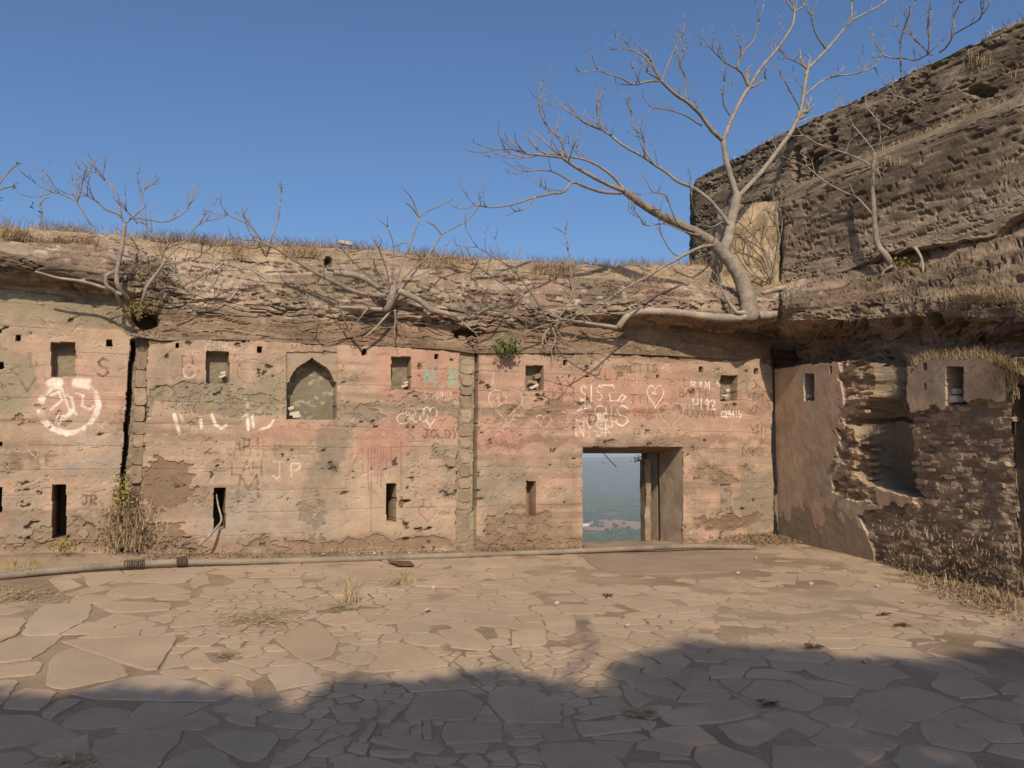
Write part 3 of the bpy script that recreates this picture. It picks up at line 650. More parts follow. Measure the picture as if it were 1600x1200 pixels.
ampr = ampr * np.clip(np.minimum(np.arange(len(tc))[:, None] / 4.0, 1.0), 0, 1)
P2, st, lump, fn, groove = rockify(Pc, ampr, 0.038, 0.038, 0.075, seed=70)
PXc, PYc = proj(Pc)
for (cx, cy, rx, ry, d_) in [(227, 498, 20, 15, .55), (733, 520, 24, 10, .4), (513, 408, 6, 7, .25), (1222, 555, 20, 18, .5), (340, 470, 40, 5, .06), (650, 500, 60, 4, .06)]:
    mk = 1 - ss(np.sqrt(((PXc - cx) / rx) ** 2 + ((PYc - cy) / ry) ** 2) + (fn - .5) * .7, .8, 1.1)
    P2 -= W.n * (mk * d_)[..., None]
rk1 = lin(158, 134, 110); rk2 = lin(122, 102, 82); rk3 = lin(186, 168, 146); ochre = lin(166, 140, 108)
Cc_ = mix(rk1, rk2, ss(st, .35, .65)); Cc_ = mix(Cc_, rk3, ss(fn, .60, .74) * .7); Cc_ = mix(Cc_, rk2 * .75, groove * .6)
Cc_ = mix(Cc_, lin(138, 104, 86), ss(lump, .55, .7) * .5)
isA = (tc == 'A')[:, None]; isE = np.isin(tc, ['E2', 'F'])[:, None]
Cc_ = np.where(isA[..., None], mix(Cc_, earth, .6 + 0 * st), Cc_)
Cc_ = np.where((isA & (PXc < 195))[..., None], mix(greygreen, grey, ss(fn, .4, .6)), Cc_)
Cc_ = np.where(isE[..., None], mix(ochre, rk1, ss(lump + (fn - .5) * .6, .42, .55)), Cc_)
P2g = P2.reshape(-1, 3)
corn = solid('eroded_cornice', P2g, quads=grid_quads(P2.shape[0], P2.shape[1])[:, ::-1], mat=M_rock, parent=fort, colr=Cc_.reshape(-1, 3))
cr_ = random.Random(77)
for k in range(90):           # stones still lodged in the eroded face
    i, j = cr_.randrange(28, 84), cr_.randrange(10, P2.shape[1] - 60); sz3 = cr_.uniform(.06, .17)
    Vb, Fb = rough_block(sz3, sz3 * .7, sz3 * cr_.uniform(.4, .65), .35, cr_); o = link('stone', mesh_np('stone', Vb, Fb), M_rubble, corn, tuple(P2[i, j] - W.n * sz3 * .15))
    o.rotation_euler = (cr_.uniform(-.3, .3), cr_.uniform(-.25, .25), math.atan2(W.u[1], W.u[0]) + cr_.uniform(-.5, .5))
# raised block of yellow plaster where the parapet meets the bastion
pb = [W.hit(1122, 470, -.3), W.hit(1218, 470, -.3), W.hit(1216, 312, -.3), W.hit(1140, 320, -.3)]
sheet('plaster_block', pb[0], pb[1], pb[2], pb[3], 60, 90, lin(168, 144, 110), 0.12, fort, seed=80, var=.7, edge=.10)
sheet('plaster_block', pb[0] - W.n * .35, pb[0], pb[3], pb[3] - W.n * .35, 20, 80, lin(150, 130, 104), 0.06, fort, M_rock, seed=81)
sheet('plaster_block', pb[3], pb[2], pb[2] - W.n * .35, pb[3] - W.n * .35, 40, 14, lin(160, 130, 98), 0.08, fort, M_rock, seed=82)

# ------------------------------------------------------------------ side wall on the right
side = thing('ruined_side_wall', 'broken side wall of bare eroded brick with a tall ragged recess', 'wall', R.pt(3.0, 0, 0))
T1 = float(R.sz(1582, 800)[0])
gt = np.arange(0.0, T1, 0.014); gz2 = np.arange(-.45, 3.6, 0.014)
TT, ZZ = np.meshgrid(gt, gz2); RX, RY = proj(R.pt(TT, ZZ))
a1 = (fbm(TT * 2.5, ZZ * 2.5, seed=90, oct=5) - .5); a2 = (fbm(TT * 9, ZZ * 9, seed=91, oct=4) - .5); a3 = fbm(TT * 1.2, ZZ * 1.2, seed=92, oct=4)
brk = fbm(TT * 3.5, ZZ * 11, seed=93, oct=4)
kx_, ky_ = RX + a1 * 34 + a2 * 8, RY + a1 * 34 + a2 * 8
def poly_mask(px, py, poly):
    inside = np.zeros(px.shape, bool); n = len(poly)
    for i in range(n):
        (x1, y1), (x2, y2) = poly[i], poly[(i + 1) % n]
        c = ((y1 > py) != (y2 > py)) & (px < (x2 - x1) * (py - y1) / (y2 - y1 + 1e-9) + x1)
        inside ^= c
    return inside
expo = poly_mask(kx_, ky_, [(1412, 640), (1500, 625), (1700, 640), (1700, 1000), (1380, 1000), (1365, 870), (1335, 800), (1430, 790), (1415, 740)])
strip = poly_mask(kx_, ky_, [(1312, 566), (1372, 560), (1372, 790), (1300, 770), (1304, 690), (1312, 655)])
dirty = poly_mask(kx_ + a2 * 45, ky_ + a2 * 60 + a1 * 30, [(1205, 800), (1330, 800), (1400, 880), (1400, 1000), (1205, 1000)])
dp = 0.014 * a1 + 0.007 * a2
Cs = mix(lin(174, 150, 120), lin(178, 146, 117), ss(a3, .4, .65)); Cs = mix(Cs, lin(152, 134, 112), ss(a1 + .5, .5, .7) * .6)
Cs = np.where(dirty[..., None], mix(Cs, lin(124, 106, 84), .7 + 0 * a1), Cs)
dp = np.where(expo, dp + .05 + .07 * (brk - .4) + .05 * a2, dp)
bc = mix(lin(156, 132, 104), lin(128, 104, 80), ss(brk, .4, .62)); Cs = np.where(expo[..., None], bc, Cs)
dp = np.where(strip, dp + .03 + .16 * (brk - .45) + .05 * a2, dp); Cs = np.where(strip[..., None], mix(lin(168, 142, 106), lin(128, 102, 76), ss(brk, .45, .6)), Cs)
rj = RX + a1 * 16 + a2 * 5; rjy = RY + a1 * 14 + a2 * 5
rec = poly_mask(rj, rjy, [(1352, 560), (1418, 560), (1418, 640), (1421, 700), (1424, 762), (1440, 778), (1400, 772), (1352, 758), (1330, 735), (1340, 700), (1336, 655), (1348, 640), (1366, 618), (1362, 590)])
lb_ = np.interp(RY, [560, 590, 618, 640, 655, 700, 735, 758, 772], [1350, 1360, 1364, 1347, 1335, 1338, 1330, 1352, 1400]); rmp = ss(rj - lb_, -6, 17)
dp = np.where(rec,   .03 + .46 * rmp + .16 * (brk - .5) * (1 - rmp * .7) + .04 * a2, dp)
Cs = np.where(rec[..., None], mix(mix(lin(160, 134, 102), lin(122, 98, 76), ss(brk, .45, .6)), mix(lin(112, 100, 80), lin(98, 90, 72), ss(a3, .4, .6)), rmp), Cs)  # back of the recess darkened in colour to suggest deep shade
groove_ = rec & (np.abs(RY - 656 - a1 * 10) < 3) ; dp = np.where(groove_, dp + .12, dp)
for (x0, y0, x1, y1, d_) in [(1256, 584, 1272, 626, .3), (1478, 573, 1505, 632, .3)]:
    mk = (RX + a2 * 3 > x0) & (RX + a2 * 3 < x1) & (RY > y0) & (RY < y1); dp = np.where(mk, d_, dp); Cs = np.where(mk[..., None], lin(120, 104, 84), Cs)
for (x, y, hw, hh) in [(1298, 578, 2, 6), (1445, 573, 3, 6), (1445, 604, 1.5, 5)]:
    mk = (np.abs(RX - x) < hw) & (np.abs(RY - y) < hh); dp = np.where(mk, .15, dp); Cs = np.where(mk[..., None], dark, Cs)
topl = np.interp(RX, [1200, 1211, 1240, 1262, 1330, 1345, 1366, 1418, 1424, 1440, 1540, 1560, 1590], [576, 576, 572, 568, 563, 562, 572, 572, 585, 562, 558, 572, 600])
ok = RY + a2 * 8 > topl
okq = ok[:-1, :-1] & ok[1:, 1:] & ok[1:, :-1] & ok[:-1, 1:]
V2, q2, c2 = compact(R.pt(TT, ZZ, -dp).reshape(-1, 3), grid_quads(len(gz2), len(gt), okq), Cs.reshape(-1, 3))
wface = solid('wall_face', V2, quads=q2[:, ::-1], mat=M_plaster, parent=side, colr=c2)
# individual eroded bricks standing proud of the bare core
shapes = []
rs = random.Random(5)
for k in range(16):
    Vb, Fb = rough_block(rs.uniform(.13, .3), .12, rs.uniform(.05, .072), .34, rs); shapes.append(mesh_np('brick', Vb, Fb)); shapes[-1].materials.append(M_brick)
rz = math.atan2(R.u[1], R.u[0]); nb = 0
cands = []
for k, z in enumerate(np.arange(-.1, 2.45, .088)):
    t_ = rs.uniform(0, .2) + (0.13 if k % 2 else 0)
    while t_ < T1 - .08:
        cands.append((t_, z + rs.uniform(-.012, .012))); t_ += rs.uniform(.24, .33)
for (t_, z) in cands:
    i, j = min(int((z + .45) / .014), len(gz2) - 1), min(int(t_ / .014), len(gt) - 1)
    x, y = RX[i, j], RY[i, j]
    if rec[i, j] or not ok[i, j]: continue
    if expo[i, j] or (strip[i, j] and 600 < y < 780): pass
    else: continue
    if rs.random() < 0.25 or nb >= 290: continue
    o = link('brick', rs.choice(shapes), None, wface, tuple(R.pt(t_, z, -dp[i, j] - .034 + rs.uniform(-.025, .022))))
    o.rotation_euler = (rs.uniform(-.15, .15), rs.uniform(-.09, .09), rz + rs.uniform(-.15, .15)); nb += 1
# brick courses seen on the far reveal of the recess
ta = float(R.sz(1345, 700)[0])
for z in np.arange(.9, 2.0, .11):
    o = link('brick', rs.choice(shapes), None, wface, tuple(R.pt(ta + rs.uniform(.0, .05), z, -.2 + rs.uniform(-.08, .05))))
    o.rotation_euler = (0, rs.uniform(-.05, .05), rz + math.pi / 2)
# the end of that wall and the dark chamber beyond it
def rbox(name, t0_, t1_, z0_, z1_, d0, d1, colour, amp=0.06, seed=0, mat=M_rock):
    """a rough rectangular mass behind the side wall's plane (d = metres behind it), every side an uneven sheet"""
    p = lambda t_, z, d: R.pt(t_, z, -d)
    fs = [((t0_, z0_, d0), (t1_, z0_, d0), (t1_, z1_, d0), (t0_, z1_, d0)), ((t1_, z0_, d0), (t1_, z0_, d1), (t1_, z1_, d1), (t1_, z1_, d0)),
          ((t0_, z0_, d1), (t0_, z0_, d0), (t0_, z1_, d0), (t0_, z1_, d1)), ((t0_, z1_, d0), (t1_, z1_, d0), (t1_, z1_, d1), (t0_, z1_, d1)), ((t0_, z0_, d1), (t1_, z0_, d1), (t1_, z0_, d0), (t0_, z0_, d0))]
    VV, FF, CC = [], [], []
    for (A_, B_, C_, D_) in fs:
        A_, B_, C_, D_ = (p(*q) for q in (A_, B_, C_, D_))
        nu = max(3, int(np.linalg.norm(B_ - A_) / .04)); nv = max(3, int(np.linalg.norm(D_ - A_) / .04))
        U, Vv = np.meshgrid(np.linspace(0, 1, nu), np.linspace(0, 1, nv)); U = U[..., None]; Vv = Vv[..., None]
        P = (A_ * (1 - U) + B_ * U) * (1 - Vv) + (D_ * (1 - U) + C_ * U) * Vv
        o3 = np.stack([fbm(P[..., 0] * 3, P[..., 1] * 3, P[..., 2] * 5, seed=seed + k) - .5 for k in range(3)], -1)
        P = P + o3 * amp * 2
        b0 = sum(len(v_) for v_ in VV); VV.append(P.reshape(-1, 3)); FF.append(grid_quads(nv, nu) + b0)
        CC.append(mix(np.asarray(colour), np.asarray(colour) * .68, ss(o3[..., 0] + .5, .4, .62)).reshape(-1, 3))
    return solid(name, np.vstack(VV), quads=np.vstack(FF), mat=mat, parent=side, colr=np.vstack(CC))
rbox('wall_end', T1 - .25, T1 - .02, -.4, 2.62, .10, 2.2, lin(134, 108, 80), .05, 101)
rbox('chamber_roof', T1 - .3, T1 + 3.2, 2.45, 2.75, .12, 2.4, lin(130, 100, 76), .08, 104)
rbox('chamber_back', T1 - .3, T1 + 3.2, -.4, 2.7, 2.1, 2.5, lin(110, 88, 70), .06, 107)
rbox('shade_pier', T1 + .62, T1 + 3.2, -.4, 2.7, .05, 2.2, lin(134, 108, 80), .06, 110)  # added mostly out of view, set close to block sun from the chamber

# ------------------------------------------------------------------ bastion rising behind the side wall
bast = thing('bastion', 'massive dark weathered bastion of coursed masonry with rounded moulding, rising over the side wall', 'bastion', T.pt(2.0, 0, -.5))
def pathpts(a0, a1, step, out, z, corner_at=None, back=2.5):
    a = np.arange(a0, a1, step); return a, T.pt(a, z, out)
# recess wall and broken corbel ledge between the side wall's top and the bastion
xs = np.arange(1206, 1700, 1.6)
def rowR(y, out): return R.hit(xs, np.interp(xs, *y), np.interp(xs, *out) if not np.isscalar(out) else out)
def rowT(y, out): return T.hit(xs, np.interp(xs, *y), out)
rA0 = rowR(([1206, 1440, 1700], [640, 640, 620]), -.42)
rA = rowR(([1206, 1240, 1330, 1366, 1424, 1440, 1540, 1700], [585, 580, 571, 580, 590, 572, 568, 580]), -.45)
rB = rowR(([1206, 1330, 1440, 1700], [534, 532, 528, 540]), ([1206, 1260, 1440, 1700], [-.2, -.5, -.6, -.6]))
rC = rowR(([1206, 1260, 1330, 1440, 1520, 1700], [502, 500, 500, 494, 492, 500]), ([1206, 1225, 1250, 1330, 1400, 1700], [.0, .42, .32, -.18, -.28, -.3]))
rD = rowR(([1206, 1260, 1330, 1440, 1520, 1700], [478, 478, 474, 466, 462, 470]), ([1206, 1225, 1250, 1330, 1400, 1700], [.0, .44, .34, -.22, -.34, -.34]))
rE0 = rowR(([1206, 1260, 1330, 1380, 1440, 1520, 1700], [450, 452, 452, 450, 450, 446, 440]), ([1206, 1225, 1250, 1330, 1400, 1700], [-.3, 0, -.1, -.5, -.9, -1.4]))
rE = rowT(([1206, 1260, 1330, 1400, 1560, 1620, 1700], [430, 425, 408, 380, 340, 300, 250]), -.35)
Pr = []
for (pa, pb_, n) in [(rA0, rA, 10), (rA, rB, 18), (rB, rC, 16), (rC, rD, 10), (rD, rE0, 16), (rE0, rE, 20)]:
    for t_ in np.linspace(0, 1, n, endpoint=False): Pr.append(pa * (1 - t_) + pb_ * t_)
Pr = np.array(Pr)
P2, st, lump, fn, groove = rockify(Pr, 1.0, 0.05, 0.05, 0.12, seed=120)
qx, qy = proj(Pr)
for (cx, cy, rx, ry, d_) in [(1398, 505, 7, 10, .3), (1428, 505, 9, 11, .3), (1462, 500, 12, 12, .3), (1350, 508, 6, 8, .2), (1226, 558, 18, 18, .55), (1370, 578, 30, 6, .3), (1500, 505, 10, 9, .25)]:
    mk = 1 - ss(np.sqrt(((qx - cx) / rx) ** 2 + ((qy - cy) / ry) ** 2) + (fn - .5) * .6, .8, 1.1); P2 -= R.n * (mk * d_)[..., None]
Cr = mix(lin(134, 112, 87), lin(106, 86, 65), ss(st, .35, .65)); Cr = mix(Cr, lin(150, 126, 98), ss(fn, .6, .75) * .5); Cr = mix(Cr, rk2 * .7, groove * .5); Cr = mix(mix(mix(rk1, rk2, ss(st, .35, .65)), rk3, ss(fn, .6, .74) * .7), Cr, ss(qx, 1215, 1330))
solid('recessed_ledge', P2.reshape(-1, 3), quads=grid_quads(P2.shape[0], P2.shape[1])[:, ::-1], mat=M_rock, parent=bast, colr=Cr.reshape(-1, 3))
# lower band with rounded shoulder
ab = np.arange(-.6, 8.0, .025)
bx, _ = proj(T.pt(ab, 5.0, 0)); zb_px = np.interp(bx, [1180, 1215, 1260, 1325, 1345, 1380, 1420, 1500, 1560, 1580, 1640, 1700], [448, 446, 440, 428, 420, 404, 392, 384, 372, 350, 318, 300])
zb = T.hit(bx, zb_px)[:, 2] + (fbm(ab * 6, ab * 0, seed=130) - .5) * .12
ztop = 7.02
prof = [(-.6, 0.0), (-.02, 0.0), (.10, .02), (.05, .2), (.0, .5), (-.01, .8), (-.06, .9), (-.18, .97), (-.38, 1.0), (-.9, 1.03)]
pz = np.array([p[1] for p in prof]); po = np.array([p[0] for p in prof])
tt_ = np.linspace(0, len(prof) - 1, 110); oo = np.interp(tt_, np.arange(len(prof)), po); zz_ = np.interp(tt_, np.arange(len(prof)), pz)
AB, OO = np.meshgrid(ab, oo); ZB = zb[None, :] + (ztop - zb[None, :]) * zz_[:, None]
wrap = ss(-AB, -.15, .6) * 0.7            # the far end turns away from the viewer
Pl = T.pt(AB, ZB, OO - wrap)
P2, st, lump, fn, groove = rockify(Pl, 1 - .75 * ss(zz_, .80, .93)[:, None] + 0 * AB, 0.027, 0.022, 0.03, zf=6.0, seed=140, wobble=.10, an=(2.6, 13))
b1 = lin(142, 121, 95); b2 = lin(104, 86, 67); b3 = lin(164, 146, 118)
Cb = mix(b1, b2, ss(st * .55 + lump * .5, .42, .62)); Cb = mix(Cb, b3, ss(fn, .58, .74) * .6); Cb = mix(Cb, b2 * .7, groove * .7)
Cb = mix(Cb, lin(150, 128, 104), (1 - ss(zz_, .12, .36))[:, None] * ss(lump, .3, .5) * .8)
Cb = mix(Cb, lin(138, 118, 92), ss(zz_, .84, .95)[:, None] * .75 + 0 * AB)  # rounded shoulder painted paler, like a shelf catching the sun
solid('lower_band', P2.reshape(-1, 3), quads=grid_quads(P2.shape[0], P2.shape[1])[:, ::-1], mat=M_rock, parent=bast, colr=Cb.reshape(-1, 3))
# upper wall, set back
au = np.arange(-4.35, 8.0, .03); zu = np.concatenate([np.linspace(3.6, 8.5, 150)]); 
AU, ZU = np.meshgrid(au, zu)
ragged = (fbm(au * 1.2, au * 0, seed=150, oct=5) - .5) * .16
ZUr = 3.6 + (ZU - 3.6) * ((8.5 + ragged - 3.6) / (8.5 - 3.6))[None, :]
out_u = -.82 - .05 * (ZU - 7) - .35 * ss(-AU, 3.6, 4.4)
Pu = T.pt(AU, ZUr, out_u)
capr = [Pu[-1] - T.n * d_ + np.array([0, 0, .02]) for d_ in np.linspace(.08, 1.6, 14)]
Pu = np.concatenate([Pu, np.array(capr)], 0)
P2, st, lump, fn, groove = rockify(Pu, 1.0, 0.036, 0.025, 0.035, zf=6.0, seed=160, wobble=.10, an=(2.6, 13))
qx, qy = proj(Pu)
for (cx, cy, rx, ry, d_) in [(1420, 190, 14, 8, .22), (1530, 142, 20, 8, .22), (1300, 215, 7, 24, .2), (1270, 262, 12, 22, .2), (1243, 250, 6, 20, .2)]:
    mk = 1 - ss(np.sqrt(((qx - cx) / rx) ** 2 + ((qy - cy) / ry) ** 2) + (fn - .5) * 2.2 + (lump - .5) * 1.5, .5, 1.2); P2 -= T.n * (mk * d_)[..., None]
Cb = mix(b1 * .88, b2, ss(st * .55 + lump * .5, .42, .6)); Cb = mix(Cb, b3, ss(fn, .6, .75) * .55); Cb = mix(Cb, b2 * .65, groove * .75)
solid('upper_wall', P2.reshape(-1, 3), quads=grid_quads(P2.shape[0], P2.shape[1])[:, ::-1], mat=M_rock, parent=bast, colr=Cb.reshape(-1, 3))
sheet('far_end', T.pt(-4.3, 3.6, -3.0), T.pt(-4.3, 3.6, -1.15), T.pt(-4.3, 8.4, -1.2), T.pt(-4.3, 8.4, -3.0), 40, 100, b1, .15, bast, M_rock, 170)

# ------------------------------------------------------------------ flagstones
def clip_half(poly, n, d):
    """keep the part of a polygon where p.n <= d"""
    out = []
    for i in range(len(poly)):
        a, b = poly[i], poly[(i + 1) % len(poly)]
        da, db = a[0] * n[0] + a[1] * n[1] - d, b[0] * n[0] + b[1] * n[1] - d
        if da <= 0: out.append(a)
        if da * db < 0:
            t_ = da / (da - db); out.append((a[0] + (b[0] - a[0]) * t_, a[1] + (b[1] - a[1]) * t_))
    return out
def hull(pts):
    pts = sorted(set(map(tuple, pts)))
    def half(ps):
        h = []
        for p in ps:
            while len(h) > 1 and (h[-1][0] - h[-2][0]) * (p[1] - h[-2][1]) - (h[-1][1] - h[-2][1]) * (p[0] - h[-2][0]) <= 0: h.pop()
            h.append(p)
        return h
    a, b = half(pts), half(pts[::-1]); return a[:-1] + b[:-1]
def area_c(poly):
    A_ = cx = cy = 0
    for i in range(len(poly)):
        (x1, y1), (x2, y2) = poly[i], poly[(i + 1) % len(poly)]; k = x1 * y2 - x2 * y1; A_ += k; cx += (x1 + x2) * k; cy += (y1 + y2) * k
    return (A_ / 2, cx / (3 * A_), cy / (3 * A_)) if abs(A_) > 1e-9 else (0, 0, 0)
def avoid(poly, others, gap):
    A_, cx, cy = area_c(poly)
    for o in others:
        m_ = o['poly']
        if abs(o['c'][0] - cx) > 2.2 or abs(o['c'][1] - cy) > 2.2: continue
        best = None
        for i in range(len(m_)):
            (x1, y1), (x2, y2) = m_[i], m_[(i + 1) % len(m_)]
            l = math.hypot(x2 - x1, y2 - y1) + 1e-9; n = ((y2 - y1) / l, -(x2 - x1) / l); d = n[0] * x1 + n[1] * y1
            s_ = n[0] * cx + n[1] * cy - d
            if best is None or s_ > best[0]: best = (s_, n, d)
        if best[0] < 0: return []
        poly = clip_half(poly, (-best[1][0], -best[1][1]), -(best[2] + gap))
        if len(poly) < 3: return []
        A_, cx, cy = area_c(poly)
    return poly
BIG = '''0,965 40,965 38,975 28,990 0,1005|45,968 70,945 143,943 138,967 105,968 92,992 33,994|-30,1010 33,995 98,993 82,1010 50,1030 -30,1038|-30,1041 65,1033 58,1053 -30,1062|-30,1064 28,1063 5,1100 -30,1102|92,1003 115,1000 277,991 248,1047 228,1047 150,1015|70,1070 82,1025 110,1012 180,1030 203,1055 100,1078|112,1085 210,1057 260,1055 370,1085 340,1096 150,1093|-20,1106 40,1076 95,1077 62,1111|65,1118 95,1093 130,1093 80,1125|-30,1120 50,1117 85,1130 145,1145 60,1160 -30,1174|180,1145 225,1098 330,1100 265,1130 200,1145|145,1160 200,1145 290,1142 243,1205 150,1215|250,1195 300,1172 335,1170 370,1195 365,1225 240,1225|315,1153 350,1143 430,1145 435,1160 405,1190 370,1185|265,982 275,965 290,957 370,958 340,975|145,945 170,940 270,942 265,953 180,958|272,1010 300,995 350,996 330,1010|285,1025 310,1013 345,1045 298,1045|305,1060 330,1045 380,1060 400,1090 380,1088|350,1123 365,1115 400,1118 400,1135 375,1133|430,1000 465,978 500,975 517,992 530,1005 520,1025 480,1035 440,1010|485,970 505,960 560,960 575,970 530,978|417,1055 450,1036 480,1038 510,1065 432,1080|575,1045 600,1015 640,1006 705,1035 700,1040 580,1052|607,1055 705,1042 745,1075 640,1082|630,1122 650,1088 725,1080 757,1097 738,1126|690,1150 697,1130 783,1127 786,1158 695,1163|580,1158 635,1150 700,1167 685,1178 640,1172|590,1127 612,1101 637,1105 610,1127|515,1105 545,1100 565,1127 530,1128|542,1172 550,1160 578,1163 572,1180|577,1173 650,1175 640,1183 577,1181|520,1190 560,1184 645,1186 650,1225 515,1225|705,1165 770,1163 760,1176 710,1176|718,1190 740,1177 765,1197 750,1203|755,1180 790,1171 798,1183 772,1190|700,1025 712,1018 780,1065 755,1070|685,985 740,983 770,1010 765,1016 705,1012|757,1095 785,1063 830,1075 875,1100 870,1130 880,1155 820,1150 780,1120|662,1127 672,1127 675,1155 663,1155|560,1158 580,1129 590,1129 572,1160|650,1182 720,1184 705,1195 652,1192|760,1015 800,1012 820,1045 805,1043|845,960 895,960 900,990 880,995 855,985|800,987 853,987 853,1010 800,1008|870,945 940,945 950,957 880,962|968,1070 985,1075 1020,1095 1000,1106 988,1103|1030,1120 1060,1105 1150,1092 1185,1115 1150,1125 1050,1132|1120,1135 1195,1122 1230,1137 1200,1150 1180,1167 1150,1160|897,1129 960,1127 1005,1140 910,1152|895,1120 985,1104 990,1109 910,1126|840,1165 920,1160 975,1195 960,1225 865,1225|805,1180 838,1172 855,1195 810,1192|1155,1085 1180,1062 1235,1066 1285,1090 1285,1100 1265,1113 1200,1098|1110,1040 1170,1040 1160,1058 1110,1060|1030,1175 1070,1180 1080,1187 1030,1186|1200,1060 1290,1065 1345,1075 1335,1090 1290,1088|1300,1097 1395,1087 1415,1072 1450,1080 1505,1100 1430,1128 1340,1112|1335,1128 1345,1113 1425,1131 1405,1150 1340,1135|1205,1195 1205,1165 1310,1168 1388,1173 1350,1195 1300,1225 1210,1225|1452,1073 1470,1050 1520,1060 1560,1085 1500,1093|1560,1075 1580,1065 1640,1062 1640,1085 1565,1085|1255,1045 1300,1040 1400,1060 1370,1080 1280,1058|75,905 100,900 130,915 95,925|130,900 210,897 180,908 140,918|165,930 180,918 260,912 300,925 220,935|300,905 320,895 330,912 300,920|205,908 300,896 340,905 260,912|385,898 480,893 470,902 390,903|420,905 470,905 475,915 430,918|445,925 480,918 510,925 480,935|640,915 690,900 760,905 720,918|780,922 830,910 860,918 820,928|890,922 960,915 1000,928 920,938|1180,895 1245,897 1243,915 1180,905|1246,898 1340,902 1330,915 1246,916|945,935 1020,932 1060,945 1000,955'''
slabs_ = []
for s_ in BIG.split('|'):
    pp = [tuple(map(float, q.split(','))) for q in s_.split()]
    P = G(np.array([p[0] for p in pp]), np.array([p[1] for p in pp]))
    poly = hull([(float(a[0]), float(a[1])) for a in P])
    poly = avoid(poly, slabs_, 0.012)
    if len(poly) < 3: continue
    A_, cx, cy = area_c(poly)
    if A_ > 0.006: slabs_.append(dict(poly=poly, c=(cx, cy), A=A_, big=True))
nbig = len(slabs_)
# smaller pieces fill the rest: cells around scattered seeds, finer where the photo shows chips
seeds = []
fr_ = random.Random(11)
cand = 0
while cand < 26000:
    cand += 1
    y = fr_.uniform(3.4, 14.2); x = fr_.uniform(-.75 * y - 1.0, min(.72 * y + .6, 6.4))
    chips = float(vn(x * .55, y * .55, seed=180))
    rmin = 0.11 + 0.62 * max(0, chips - .34) ** 1.1 if chips > .34 else 0.105
    if y > 9: rmin = max(rmin, .2)
    seeds.append((x, y, rmin))
acc = []; cell = {}
for (x, y, rm) in seeds:
    k = (int(x / .5), int(y / .5)); okk = True
    for dx in (-1, 0, 1):
        for dy in (-1, 0, 1):
            for (a, b, c_) in cell.get((k[0] + dx, k[1] + dy), ()):
                if (a - x) ** 2 + (b - y) ** 2 < (max(rm, c_)) ** 2: okk = False; break
            if not okk: break
        if not okk: break
    if okk: cell.setdefault(k, []).append((x, y, rm)); acc.append((x, y, rm))
pts_ = np.array([(a, b) for a, b, c_ in acc])
def wall_side(x, y):           # metres in front of the front wall
    return (np.array([x, y]) - W.o[:2]) @ W.n[:2]
bigs = slabs_[:nbig]
for i, (x, y, rm) in enumerate(acc):
    d2 = (pts_[:, 0] - x) ** 2 + ((pts_[:, 1] - y)) ** 2
    nn = np.argsort(d2)[1:20]
    h = rm * 1.7; an = fr_.uniform(0, math.pi); hx = h * fr_.uniform(.6, 1.3)
    ca, sa_ = math.cos(an), math.sin(an)
    poly = [(x + ca * a - sa_ * b, y + sa_ * a + ca * b) for a, b in ((-hx, -h), (hx, -h), (hx, h), (-hx, h))]
    gap_ = fr_.uniform(.003, .015)
    for j in nn:
        ex, ey = pts_[j, 0] - x, pts_[j, 1] - y; l = math.hypot(ex, ey)
        n = (ex / l, ey / l); dd_ = n[0] * (x + ex / 2) + n[1] * (y + ey / 2) - gap_
        poly = clip_half(poly, n, dd_)
        if len(poly) < 3: break
    if len(poly) < 3: continue
    poly = avoid(poly, bigs, .012)
    if len(poly) < 3: continue
    A_, cx, cy = area_c(poly)
    if A_ < .004 or (max(math.hypot(a[0] - cx, a[1] - cy) for a in poly) ** 2 > A_ * 2.6): continue
    if wall_side(cx, cy) < .55 or (cx - R.o[0]) > (-.1 + (R.o[1] - cy) * .16): continue
    px_, py_ = proj(np.array([cx, cy, 0.0]))
    if 935 < px_ < 1190 and py_ < 897: continue              # concrete apron before the doorway
    if py_ < 955 and px_ < 110 and py_ > 912: continue
    slabs_.append(dict(poly=poly, c=(cx, cy), A=A_, big=False))
f_pal = [lin(174, 146, 114), lin(171, 144, 112), lin(177, 148, 116), lin(170, 143, 113), lin(175, 145, 111), lin(169, 144, 115)]
def slab_mesh(s_, top):
    poly = s_['poly']; A_, cx, cy = area_c(poly); n = len(poly)
    # break long edges so the outline is not ruler-straight
    pts2 = []
    for i in range(n):
        a, b = np.array(poly[i]), np.array(poly[(i + 1) % n]); l = np.linalg.norm(b - a)
        k = 1 if l < .12 else (2 if l < .25 else (4 if l < .5 else 7))
        if not s_['big'] and k > 3: k = 3
        for j in range(k):
            p = a + (b - a) * (j / k)
            if j: p = p + np.array([-(b - a)[1], (b - a)[0]]) / l * fr_.uniform(-.018, .009)
            elif l > .1: p = p + (np.array([cx, cy]) - p) * fr_.uniform(0, .05)
            pts2.append(p)
    pts2 = np.array(pts2); n = len(pts2); c0 = np.array([cx, cy])
    di = c0 - pts2; dl = np.linalg.norm(di, axis=1)[:, None]
    inn = pts2 + di / dl * .012
    tilt = (fr_.uniform(-.006, .006), fr_.uniform(-.006, .006))
    zz = lambda p, h: ground_z(p[:, 0], p[:, 1]) + h + (p[:, 0] - cx) * tilt[0] + (p[:, 1] - cy) * tilt[1]
    V = np.vstack([np.c_[pts2, zz(pts2, -.02)], np.c_[pts2, zz(pts2, top - .003)], np.c_[inn, zz(inn, top)]])
    Fc = []
    for i in range(n):
        j = (i + 1) % n; Fc += [(i, j, n + j, n + i), (n + i, n + j, 2 * n + j, 2 * n + i)]
    Fc.append(tuple(range(2 * n, 3 * n)))
    return V, Fc
